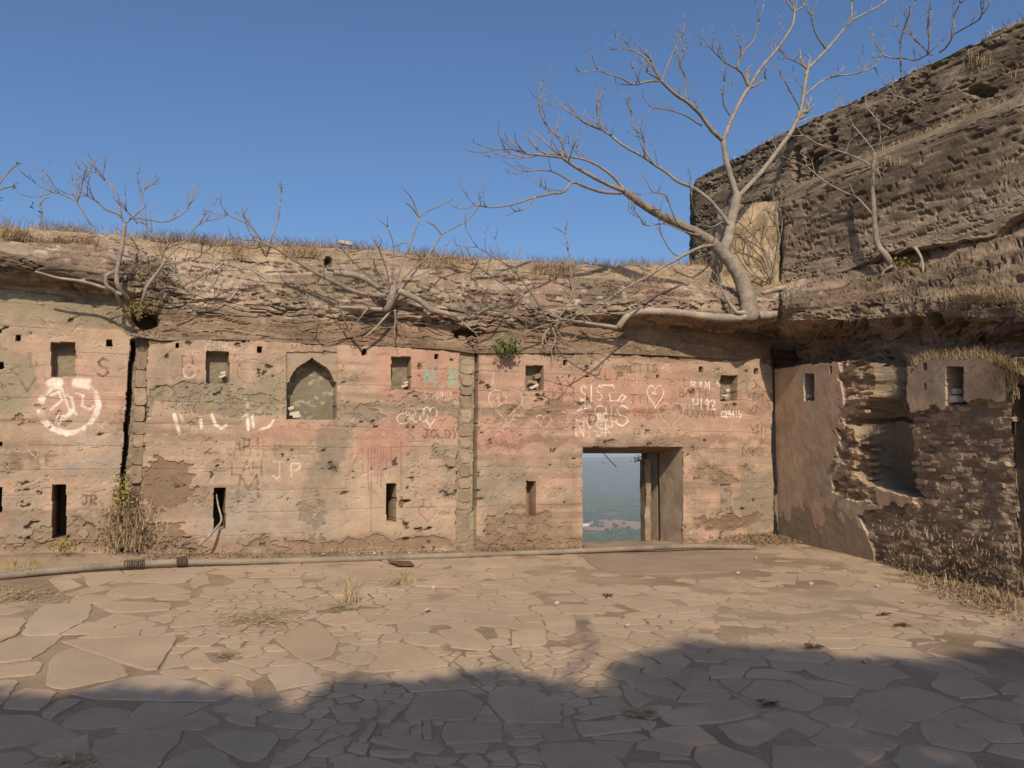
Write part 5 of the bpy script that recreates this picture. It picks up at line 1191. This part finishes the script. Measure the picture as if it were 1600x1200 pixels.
scatter_leaves('leafy_weed', f_c2, 150, .018, M_gold, 'yellow-green leaf tuft over the dark hole in the ledge', 'weed', None)
def f_c3():
    y = lr.triangular(735, 858, 850); x = 196 + lr.gauss(0, 6 + (y - 735) * .18); return W.hit(x, y, .03 + .25 * lr.random() * (y - 720) / 130)
scatter_leaves('dry_bush', f_c3, 1200, .022, M_weed, 'withered brown bush filling the foot of the left chase', 'bush', None)
V, q = blades([W.hit(lr.gauss(200, 20), lr.uniform(790, 866), .1 + .25 * lr.random()) for _ in range(420)], .05, .2, .0035, 1.4)
tag(solid('dry_stalks', V, quads=q, mat=M_grass), 'pale dead stalks in front of the withered bush', 'stalks', kind='stuff')
scatter_leaves('green_weed', lambda: W.hit(195 + lr.gauss(0, 8), 770 + lr.gauss(0, 14), .06 + .15 * lr.random()), 170, .025, M_gold, 'faded green sprays on top of the withered bush', 'weed', None)
scatter_leaves('green_weed', lambda: (lambda p: p)(W.hit(97 + lr.gauss(0, 10), 855 + lr.gauss(0, 6), .25 + .1 * lr.random())), 120, .022, M_gold, 'faint green weed below the slit beside the white pot drawing', 'weed', None)
grass('green_grass', [G(lr.uniform(0, 70), lr.gauss(885, 4), .1) for _ in range(90)], .03, .08, .004, M_gold, .9, label='thin green grass at the wall foot by the pipe end', cat='grass')
# the fresh green weed in the ledge
gw = thing('green_weed', 'fresh green weed with feathery leaves sprouting from the ledge', 'weed', W.hit(790, 560, .05))
for k, (x, y) in enumerate([(775, 540), (785, 530), (798, 520), (808, 530), (812, 545), (780, 552), (795, 545), (788, 540), (803, 540), (776, 528)]):
    base = W.hit(790, 556, .02); tip = W.hit(x, y, .18 + .12 * lr.random()); mb = MB(); Q = catmull([base, (base + tip) / 2 + W.n * .08, tip], 7); tube(mb, Q, np.linspace(.006, .002, 7), 4); mb.build('stem', M_leaf, gw)
    cs_ = []
    for t_ in range(26): i = lr.randrange(2, 7); cs_.append(Q[i] + np.array([lr.gauss(0, .035) for _ in range(3)]))
    V, q = leaf_quads(cs_, .036); solid('leaf_spray', V, quads=q, mat=M_leaf, parent=gw)['kind'] = 'stuff'
scatter_leaves('coloured_scraps', lambda: W.hit(lr.choice((548, 551, 884, 892, 870)) + lr.gauss(0, 3), lr.choice((505, 512, 520)) + lr.gauss(0, 4), .3), 60, .018, masonry('red_scrap', 4, 20, .7, 1.3, 0, base=(.42, .12, .06)), 'bits of red and yellow cloth and leaves caught in the shrubs', 'scraps')
scatter_leaves('pale_scraps', lambda: T.hit(1418 + lr.gauss(0, 14), 408 + lr.gauss(0, 5), .05), 60, .03, M_gold, 'small yellow-green leaves beside the roots under the bastion', 'leaves')
lv = [W.hit(x + lr.gauss(0, 2.5), y + lr.gauss(0, 2.5), -.3) for (x, y) in ((28, 257), (24, 288), (22, 294), (62, 318), (66, 330), (52, 322), (2, 312), (63, 340)) for _ in range(4)]
V, q = leaf_quads(lv, .028); solid('leaves', V, quads=q, mat=M_dark, parent=lt)['kind'] = 'stuff'
# straw strewn over the paving
def straw(cx, cy, rx, ry, n, label, mat=None):
    V, q = [], []; mat = mat or M_straw; n = int(n * .55)
    for k in range(n):
        a = lr.uniform(0, 6.283); rr = abs(lr.gauss(0, .55)); p = G(cx + rx * rr * math.cos(a), cy + ry * rr * math.sin(a)); d = np.array([math.cos(a * 7), math.sin(a * 7), lr.uniform(-.05, .2)]) * lr.uniform(.03, .09); sd = np.array([-d[1], d[0], 0]); sd = sd / np.linalg.norm(sd) * .003
        p[2] += .008 + lr.random() ** 2 * .025; b0 = len(V); V += [p - d / 2 - sd, p - d / 2 + sd, p + d / 2 + sd, p + d / 2 - sd]; q.append((b0, b0 + 1, b0 + 2, b0 + 3))
    tag(solid('straw', np.array(V), quads=np.array(q), mat=mat), label, 'straw', kind='stuff')
straw(405, 968, 72, 17, 2200, 'large patch of trampled straw on the paving in front of the arched niche')
straw(530, 950, 28, 10, 350, 'small straw patch beside the upright dry tuft')
straw(30, 930, 75, 16, 2400, 'strip of dry straw along the near edge of the pipe')
straw(622, 912, 34, 8, 450, 'straw clump on bare soil below the third slit'); straw(200, 880, 120, 8, 1500, 'dry stalks piled between the pipe and the withered bush')
straw(1000, 1118, 26, 9, 420, 'brown dead weeds in a joint of the shaded paving'); straw(355, 1025, 26, 8, 220, 'thin straw in the joint between small flagstones'); straw(115, 1192, 40, 12, 500, 'dead weeds in a wide joint of the shaded paving by the big slab')
grass('dry_tuft', [G(548 + lr.gauss(0, 5), 943 + lr.gauss(0, 2)) for _ in range(70)], .12, .34, .004, M_grass, .9, kind=None, label='upright tuft of pale dry grass in the paving', cat='grass tuft')
grass('dry_tuft', [G(628 + lr.gauss(0, 7), 912 + lr.gauss(0, 2)) for _ in range(90)], .06, .2, .004, M_grass, .9, kind=None, label='low dry tuft growing in the bare soil below the third slit', cat='grass tuft')
# ------------------------------------------------------------------ soil bank along the wall foot, apron, pipes
bs = np.linspace(s0, s1, 420); bpx, _ = proj(W.pt(bs, 0.2, 0))
zw = np.interp(bpx, [-70, 0, 100, 340, 600, 750, 880, 912, 1065, 1110, 1150, 1211], [.36, .34, .34, .24, .13, .09, .03, -.02, -.02, .05, .10, .09])
wid = np.interp(bpx, [-70, 300, 700, 900, 1100, 1211], [.95, .75, .6, .5, .6, .8])
ob = np.linspace(-.12, 1, 24)
BS, OB = np.meshgrid(bs, ob); OUT = OB * wid[None, :]
pb_ = W.pt(BS, 0, OUT); gz_ = ground_z(pb_[..., 0], pb_[..., 1])
nb_ = fbm(BS * 3, OUT * 3, seed=220, oct=4)
pb_[..., 2] = gz_ + (zw[None, :] - gz_) * (1 - ss(OB, -.1, .95)) + (nb_ - .5) * .05 * (1 - ss(OB, .8, 1)) - .015 * ss(OB, .8, 1)
bc_ = mix(lin(148, 120, 90), lin(120, 96, 71), ss(nb_, .4, .62))
ok_ = ~((bpx[:-1] > 905) & (bpx[:-1] < 1072))
kq = np.repeat(ok_[None, :], len(ob) - 1, 0)
V2, q2, c2 = compact(pb_.reshape(-1, 3), grid_quads(len(ob), len(bs), kq), bc_.reshape(-1, 3))
o = solid('soil_bank', V2, quads=q2[:, ::-1], mat=M_soil, colr=c2, smooth=True); o['kind'] = 'structure'
# concrete apron before the doorway
ap = [G(x, y, .012) for (x, y) in ((905, 866), (1180, 868), (1195, 880), (1140, 893), (1040, 897), (960, 896), (930, 886))]
Va = np.array(ap); c0 = Va.mean(0); ring = []
for k in range(60):
    t_ = k / 60 * len(ap); i = int(t_); f_ = t_ - i; p = Va[i] * (1 - f_) + Va[(i + 1) % len(ap)] * f_; p = c0 + (p - c0) * (1 + .06 * (random.random() - .5)); ring.append(p)
ring = np.array(ring); low = ring.copy(); low[:, 2] -= .05
Vp = np.vstack([ring, low]); Fp = [tuple(range(60))] + [(60 + i, 60 + (i + 1) % 60, (i + 1) % 60, i) for i in range(60)]
o = solid('concrete_apron', Vp, faces=Fp, mat=masonry('apron_concrete', 2, 40, .8, 1.15, .006, base=tuple(lin(146, 120, 98)), dust=DUST * .9)); o['kind'] = 'structure'
def pipe(label, pts, rad, group=None):
    P = []
    for (x, o_, up_) in pts:
        s_ = float(W.sz(x, 870, o_)[0]); p = W.pt(s_, 0, o_); p[2] = ground_z(p[0], p[1]) + rad * .8 + up_; P.append(p)
    P = np.array(P); mb = MB(); Q = catmull(P, len(pts) * 8); tube(mb, Q, rad, 12, lump=.06)
    o = mb.build('iron_pipe', M_pipe, smooth=True); return tag(o, label, 'pipe'), Q
pipe('long thin rusty pipe lying straight along the wall foot past the doorway', [(285, .80, .03), (400, .76, .01), (500, .74, 0), (640, .72, 0), (760, .70, 0), (880, .70, .01), (980, .74, .03), (1080, .84, .04), (1180, 1.1, .0)], .042)
_, Qp = pipe('short bent rusty pipe sagging beside the straw, bound with wire', [(-40, 1.15, 0), (0, 1.1, 0), (60, 1.0, .01), (120, .92, .02), (180, .86, .03), (220, .83, .03), (292, .80, .04)], .043)
for (x, lab) in ((212, 'coil of dark wire bound thickly round the bent pipe'), (284, 'coil of dark wire binding the joint of the two pipes')):
    mb = MB(); c_ = Qp[np.argmin(np.abs(proj(Qp)[0] - x))]; L_ = .22 if x < 250 else .12; n = 90
    Q = [c_ + W.u * (L_ * (k / n - .5) + .008 * random.random()) + (W.n * math.cos(k * .72) + np.array([0, 0, 1]) * math.sin(k * .72)) * (.058 + .008 * random.random()) for k in range(n)]
    tube(mb, Q, .006, 5); tag(mb.build('wire_coil', M_wire, smooth=True), lab, 'wire')
mb = MB(); P = [W.hit(310, 852, .35), W.hit(326, 838, .25), W.hit(338, 825, .12), W.hit(346, 812, .0), W.hit(341, 790, -.08), W.hit(338, 772, -.12)]; tube(mb, catmull(P, 30), np.linspace(.022, .01, 30), 7)
tag(mb.build('dead_root', M_root, smooth=True), 'dead root climbing out of the second slit down to the soil', 'root')
for k, (pl) in enumerate([[(270, 862), (290, 845), (322, 838)], [(235, 866), (255, 835), (268, 818)], [(255, 864), (280, 856), (310, 850)]]):
    mb = MB(); tube(mb, catmull([W.hit(x, y, .45 - .1 * i) for i, (x, y) in enumerate(pl)], 14), np.linspace(.010, .006, 14), 5)
    tag(mb.build('dry_stick', M_bark, smooth=True), ['thin dry stick leaning up towards the second slit', 'thin dry stick standing steep against the bare brown patch', 'dry stick lying low behind the wire-bound joint'][k], 'stick')

# ------------------------------------------------------------------ rubble in the niches, litter
rb = random.Random(41)
def rock(name, p, sx, sy, sz_, mat, label, cat, group=None, rot=None, parent=None):
    Vb, Fb = rough_block(sx, sy, sz_, .3, rb); o = link(name, mesh_np(name, Vb, Fb), mat, parent, tuple(p))
    o.rotation_euler = rot or (rb.uniform(-.5, .5), rb.uniform(-.5, .5), rb.uniform(0, 3))
    if label: tag(o, label, cat, group)
    return o
WZ = math.atan2(W.u[1], W.u[0])
for (x, y, d_, s3, m_, lab) in [
    (455, 638, .1, (.10, .06, .05), M_pale, 'pale broken brick against the jamb of the arched niche'), (460, 646, .09, (.16, .07, .05), M_pale, 'upper of two pale brick bars stacked in the arched niche'),
    (464, 651, .07, (.15, .08, .05), M_pale, 'lower of two pale brick bars stacked in the arched niche'), (484, 652, .08, (.12, .06, .03), M_stone, 'thin dark shard propped on the sill of the arched niche'),
    (347, 588, .07, (.11, .06, .04), M_pale, 'pale brick chip on edge in the small niche over the white letters'), (348, 582, .09, (.08, .05, .035), M_pale, 'topmost pale chip in the small niche over the white letters'),
    (632, 603, .06, (.13, .06, .035), M_pale, 'flat pale slab on the sill of the small niche beside the teal letters'), (634, 598, .08, (.09, .06, .03), M_pale, 'smaller pale slab atop the flat one in the niche by the teal letters'),
    (834, 604, .05, (.2, .1, .05), M_pale, 'pale lump on the sill of the niche above the big chalk heart'), (832, 597, .09, (.16, .1, .06), M_stone, 'grey lump behind the pale one in the niche above the chalk heart'), (838, 588, .11, (.14, .1, .08), M_stone, 'upper grey stone wedged in the niche above the chalk heart'),
    (1133, 618, .06, (.14, .08, .05), M_pale, 'pale stone on the sill of the niche nearest the wall corner'), (1136, 610, .08, (.12, .08, .05), M_pale, 'second pale stone resting on another in the niche nearest the corner'), (1135, 621, .04, (.16, .07, .04), M_stone, 'grey chip at the lip of the niche nearest the corner')]:
    rock('brick_fragment', W.hit(x, y, -d_), *s3, m_, lab, 'rubble', rot=(rb.uniform(-.15, .15), rb.uniform(-.5, .1), WZ + rb.uniform(-.3, .3)))
for (x, y, d_, s3, lab) in [(1264, 619, .1, (.10, .1, .06), 'pale lump of plaster in the narrow niche of the side wall by the crack'), (1264, 612, .12, (.08, .08, .05), 'upper lump in the narrow niche of the side wall by the crack'), (1493, 624, .1, (.2, .12, .10), 'grey-white block in the tall niche over the bare brick'), (1494, 612, .14, (.14, .1, .08), 'smaller grey block on top of another in the tall niche over the bare brick')]:
    rock('brick_fragment', R.hit(x, y, -d_), *s3, M_pale, lab, 'rubble', rot=(0, 0, rz + rb.uniform(-.2, .2)))
rock('pale_brick', W.hit(540, 380, -.38), .22, .1, .06, M_pale, 'pale brick lying in the grass on the parapet', 'brick', rot=(0, .08, WZ))
for (x, y) in [(735, 530), (728, 533), (742, 531), (722, 528)]:
    rock('loose_stone', W.hit(x, y, -.02), .14, .1, .07, M_stone, 'loose stone lodged in the hole at the head of the right chase', 'stone', 'stones in the hole over the right chase')
# small stones and leaves on the ground
stones_ = [(1180, 872), (1205, 868), (1232, 868), (1268, 912), (1370, 915), (1410, 940), (1455, 945), (678, 918), (585, 865), (600, 866), (560, 866), (640, 865), (668, 953), (1153, 895), (505, 866), (1225, 862), (1550, 962), (1512, 940), (980, 977), (870, 942), (1355, 1033), (658, 1068)]
for (x, y) in stones_:
    p = G(x, y, .02) if y > 870 else W.hit(x, y, .25)
    rock('pebble', p, rb.uniform(.03, .07), .05, rb.uniform(.02, .04), M_pebble, 'small pale pebble lying loose on the ground', 'pebble', 'pale pebbles scattered on the ground')
def f_d():
    x = lr.triangular(1095, 1250, 1200); p = W.hit(x, 0, 0); s_ = float(W.sz(x, 710)[0]); o_ = lr.random() ** 1.3 * .9; q_ = W.pt(s_, 0, o_); q_[2] = ground_z(q_[0], q_[1]) + .12 * (1 - o_) * lr.random() + .03; return q_
scatter_leaves('leaf_litter', f_d, 1300, .028, M_weed, 'heap of curled dry leaves in the corner beside the doorway', 'leaf litter')
def f_d2():
    x = lr.choice((lr.uniform(440, 720), lr.uniform(740, 905), lr.uniform(220, 440))); s_ = float(W.sz(x, 710)[0]); o_ = .08 + lr.random() ** 1.5 * .35; q_ = W.pt(s_, 0, o_); q_[2] = np.interp(x, [0, 340, 600, 750, 880], [.34, .24, .13, .09, .03]) * (1 - o_) + .02 + .06 * lr.random() ** 2; return q_
scatter_leaves('leaf_litter', f_d2, 1500, .022, M_weed, 'thin line of dead leaves between pipe and wall foot', 'leaf litter')
for (x, y, lab) in [(1378, 961, 'curled brown leaf with a dark stalk on the plain paving by the side wall'), (1408, 978, 'dark crumpled leaf, largest on the plain paving by the side wall'), (1267, 1012, 'flat brown leaf near the edge of the tree shade'), (950, 932, 'pale curled leaf on the paving before the doorway'), (1205, 1102, 'reddish leaf in a joint of the shaded paving')]:
    p = G(x, y, .012); mb = MB()
    for k in range(4):
        a = rb.uniform(0, 6.28); L_ = rb.uniform(.05, .1); d = np.array([math.cos(a), math.sin(a) * .6, 0]); s_ = np.array([-d[1], d[0], 0]) * .35
        q_ = p + d * .02 * k
        mb.add([q_ - d * L_, q_ + s_ * L_ + np.array([0, 0, .035]), q_ + d * L_ + np.array([0, 0, .015]), q_ - s_ * L_ + np.array([0, 0, .03]), q_ + np.array([0, 0, .002])], [(0, 4, 1), (1, 4, 2), (2, 4, 3), (3, 4, 0)])
    tag(mb.build('dead_leaf', M_weed), lab, 'leaf')
P4 = [G(x, y, .03) for (x, y) in ((605, 877), (640, 878), (648, 884), (622, 884))]
mb = MB(); Vb = [p for p in P4] + [p + np.array([0, 0, .015]) for p in P4]; mb.add(Vb, [(3, 2, 1, 0), (4, 5, 6, 7), (0, 1, 5, 4), (1, 2, 6, 5), (2, 3, 7, 6), (3, 0, 4, 7)])
tag(mb.build('rusty_plate', masonry('rust', 4, 30, .7, 1.2, .004, base=(.16, .075, .05))), 'small rusty plate tilted under the long pipe', 'metal plate')

# ------------------------------------------------------------------ what stands behind the viewer and throws the foreground shade
sh_px = [(-160, 1106), (-60, 1098), (0, 1118), (40, 1108), (90, 1098), (140, 1092), (200, 1098), (255, 1096), (300, 1098), (345, 1103), (390, 1112), (430, 1138), (450, 1142), (468, 1110), (490, 1088), (540, 1080), (600, 1082), (660, 1080), (700, 1078), (740, 1068), (775, 1060), (800, 1068), (840, 1090), (880, 1094), (930, 1092), (962, 1085), (972, 1055), (995, 1038), (1040, 1028), (1090, 1019), (1150, 1020), (1220, 1025), (1290, 1028), (1350, 1040), (1400, 1048), (1450, 1046), (1520, 1038), (1580, 1028), (1640, 1020), (1760, 1010)]
YB = -5.5
gp = np.array([G(x, y) for x, y in sh_px]); kk = (YB - gp[:, 1]) / LDIR[1]; top = gp + LDIR * kk[:, None]
order_ = np.argsort(top[:, 0]); tx, tz = top[order_, 0], top[order_, 2]
zmin = float(tz.min())
br_ = random.Random(51)
groups_ = [(-9.5, -4.2), (-4.2, -.9), (-.9, 2.0), (2.0, 6.2), (6.2, 12)]
labs = ['broad leafy tree behind the viewer at the far left of the shaded edge', 'leafy tree behind the viewer shading the left-hand slabs', 'thin-crowned tree behind the viewer whose twigs shade the middle paving', 'dense round tree behind the viewer shading the right-hand slabs', 'leafy tree behind the viewer at the far right of the shaded edge']
for gi, (xa, xb) in enumerate(groups_):
    xc = (xa + xb) / 2; th = thing('shade_tree', labs[gi], 'tree', (xc, YB + .2, 0)); mb = MB()
    tube(mb, catmull([(xc, YB + .2, -.2), (xc + .1, YB + .25, 2.5), (xc - .1, YB + .2, 5.2), (xc, YB + .2, zmin - .3)], 20), np.linspace(.2, .08, 20), 9); mb.build('trunk', M_bark, th, smooth=True)
    cen = []
    for k in range(11000 if gi != 2 else 6500):
        x = br_.uniform(xa, xb); zt_ = float(np.interp(x, tx, tz)); z = zt_ - .05 - (br_.random() ** 1.3) * (zt_ - zmin + 1.15)
        if br_.random() < .02: z = zt_ + abs(br_.gauss(0, .05))
        cen.append((x, YB + br_.uniform(-.35, .35), z))
    V, q = leaf_quads(cen, .10); solid('crown', V, quads=q, mat=M_dark, parent=th)['kind'] = 'stuff'
    if gi in (2, 3):
        mb = MB()
        for (pxs) in ([[(870, 1080), (900, 1040), (925, 1010), (905, 960)], [(840, 1085), (820, 1055), (800, 1050)]] if gi == 2 else [[(1560, 1030), (1590, 990), (1600, 960)]]):
            P = []
            for (x, y) in pxs: g_ = G(x, y); P.append(g_ + LDIR * ((YB - g_[1]) / LDIR[1]))
            tube(mb, catmull(P, 14), np.linspace(.035, .02, 14), 6)
        mb.build('branch', M_bark, th, smooth=True)

# ------------------------------------------------------------------ valley seen through the doorway
vr = random.Random(61)
def blob(mb, c, r_, c_=None):
    t_ = (1 + 5 ** .5) / 2
    vs = np.array([(-1, t_, 0), (1, t_, 0), (-1, -t_, 0), (1, -t_, 0), (0, -1, t_), (0, 1, t_), (0, -1, -t_), (0, 1, -t_), (t_, 0, -1), (t_, 0, 1), (-t_, 0, -1), (-t_, 0, 1)]) / 1.9
    fs = [(0, 11, 5), (0, 5, 1), (0, 1, 7), (0, 7, 10), (0, 10, 11), (1, 5, 9), (5, 11, 4), (11, 10, 2), (10, 7, 6), (7, 1, 8), (3, 9, 4), (3, 4, 2), (3, 2, 6), (3, 6, 8), (3, 8, 9), (4, 9, 5), (2, 4, 11), (6, 2, 10), (8, 6, 7), (9, 8, 1)]
    V = np.array([v_ * r_ * vr.uniform(.7, 1.2) for v_ in vs]); V[:, 2] *= .8; mb.add(V + np.asarray(c), fs, c_)
fa = [terr_hit(x, y) for (x, y) in ((900, 824), (925, 815), (950, 812), (985, 815), (1030, 820), (1060, 828), (1000, 827), (950, 829), (915, 828))]
Vf = np.array(fa); Vf[:, 2] += 2.5; Vl = Vf.copy(); Vl[:, 2] -= 12; n = len(Vf)
o = solid('field', np.vstack([Vf, Vl]), faces=[tuple(range(n))[::-1]] + [(n + i, n + (i + 1) % n, (i + 1) % n, i) for i in range(n)], mat=masonry('ploughed_field', .01, .06, .8, 1.2, 0, base=(.30, .17, .10))); o['kind'] = 'structure'
mb = MB()
for k in range(6500):
    az_ = math.radians(vr.uniform(3.2, 11.5)); rr = 1500 * (5200 / 1500) ** (vr.random() ** .8); x, y = math.sin(az_) * rr, math.cos(az_) * rr
    p = np.array([x, y, terr_z(x, y)]); qx_, qy_ = proj(p)
    if 811 < qy_ < 829 and 905 < qx_ < 1060 and vr.random() < .97: continue
    if vn(x / 160, y / 160, seed=230) < .34: continue
    s_ = vr.uniform(4, 9) * (1 + rr / 9000); g_ = vr.uniform(.7, 1.3); blob(mb, p + np.array([0, 0, s_ * .5]), s_, np.array([.045, .07, .022]) * g_)
o = mb.build('valley_woodland', masonry('woodland', .02, .3, .75, 1.25, 0)); o['kind'] = 'stuff'; tag(o, 'dark green woodland over the valley floor beyond the doorway', 'woodland')
for (x, y, s_, lab) in [(932, 822, 16, 'biggest far tree beside the white farmhouse in the valley'), (926, 824, 9, 'small far tree against the white farmhouse'), (961, 826, 13, 'far tree standing alone on the brown field'), (982, 827, 9, 'far tree at the brown field edge by the doorway pier'), (972, 828, 7, 'lowest far bush on the brown field edge')]:
    p = terr_hit(x, y); th = thing('valley_tree', lab, 'tree', p); mb = MB(); tube(mb, [p - np.array([0, 0, 2]), p + np.array([0, 0, s_ * .6])], [s_ * .09, s_ * .06], 6); mb.build('trunk', M_bark, th)
    mb = MB()
    for k in range(16): blob(mb, p + np.array([vr.gauss(0, s_ * .35), vr.gauss(0, s_ * .3), s_ * .8 + vr.gauss(0, s_ * .22)]), s_ * vr.uniform(.3, .5), (.04, .06, .022))
    mb.build('crown', bpy.data.materials['woodland'], th)
hp = terr_hit(914, 823); hs = thing('farmhouse', 'tiny white farmhouse in the valley beyond the doorway', 'house', hp)
Vb, Fb = box(hp + np.array([-16, -6, -3]), (34, 0, 0), (0, 12, 0), (0, 0, 11)); solid('wall', np.array(Vb), faces=Fb, mat=masonry('whitewash', .1, .5, .9, 1.1, 0, base=(.8, .78, .74)), parent=hs); hwall = bpy.context.scene.collection.objects[-1]
rf = hp + np.array([0, 0, 8.05]); Vr = [rf + np.array(q_) for q_ in ((-17, -7, 0), (19, -7, 0), (19, 7, 0), (-17, 7, 0), (-17, 0, 4), (19, 0, 4))]; solid('roof', np.array(Vr), faces=[(0, 1, 5, 4), (2, 3, 4, 5), (3, 0, 4), (1, 2, 5), (3, 2, 1, 0)], mat=masonry('roof_sheet', .1, .5, .9, 1.1, 0, base=(.5, .42, .38)), parent=hs)
for k in range(3):
    Vb, Fb = box(hp + np.array([-11 + k * 10, -6.2, 1.5]), (4, 0, 0), (0, .3, 0), (0, 0, 3.5)); solid('window', np.array(Vb), faces=Fb, mat=M_wire, parent=hwall)
# twig hanging outside the doorway
hang = thing('hanging_twig', 'dark twig with small leaves hanging outside the top of the doorway', 'twig', W.hit(945, 706, -1.3))
mb = MB(); tube(mb, [W.hit(938, 702, -1.35), W.hit(950, 716, -1.35), W.hit(963, 730, -1.35)], .009, 5); mb.build('stem', M_wire, hang)
mb = MB(); tube(mb, [W.hit(1010, 712, -1.4), W.hit(990, 716, -1.4)], .006, 5); mb.build('stem', M_wire, hang)
V, q = leaf_quads([W.hit(998 + lr.gauss(0, 6), 718 + lr.gauss(0, 2), -1.4) for _ in range(28)] + [W.hit(943, 723, -1.35)], .035); solid('leaves', V, quads=q, mat=M_dark, parent=hang)['kind'] = 'stuff'

# ------------------------------------------------------------------ haze
Vb, Fb = box((-24000, -3000, -420), (48000, 0, 0), (0, 33000, 0), (0, 0, 432)); hz = solid('haze', np.array(Vb), faces=Fb)
m = bpy.data.materials.new('haze'); m.use_nodes = True; t = m.node_tree; t.nodes.remove(t.nodes['Principled BSDF'])
pv = t.nodes.new('ShaderNodeVolumePrincipled'); pv.inputs['Color'].default_value = (.80, .86, .95, 1); pv.inputs['Density'].default_value = 1.2e-4; pv.inputs['Anisotropy'].default_value = .1
t.links.new(pv.outputs[0], t.nodes['Material Output'].inputs['Volume']); hz.data.materials.clear(); hz.data.materials.append(m); hz['kind'] = 'stuff'
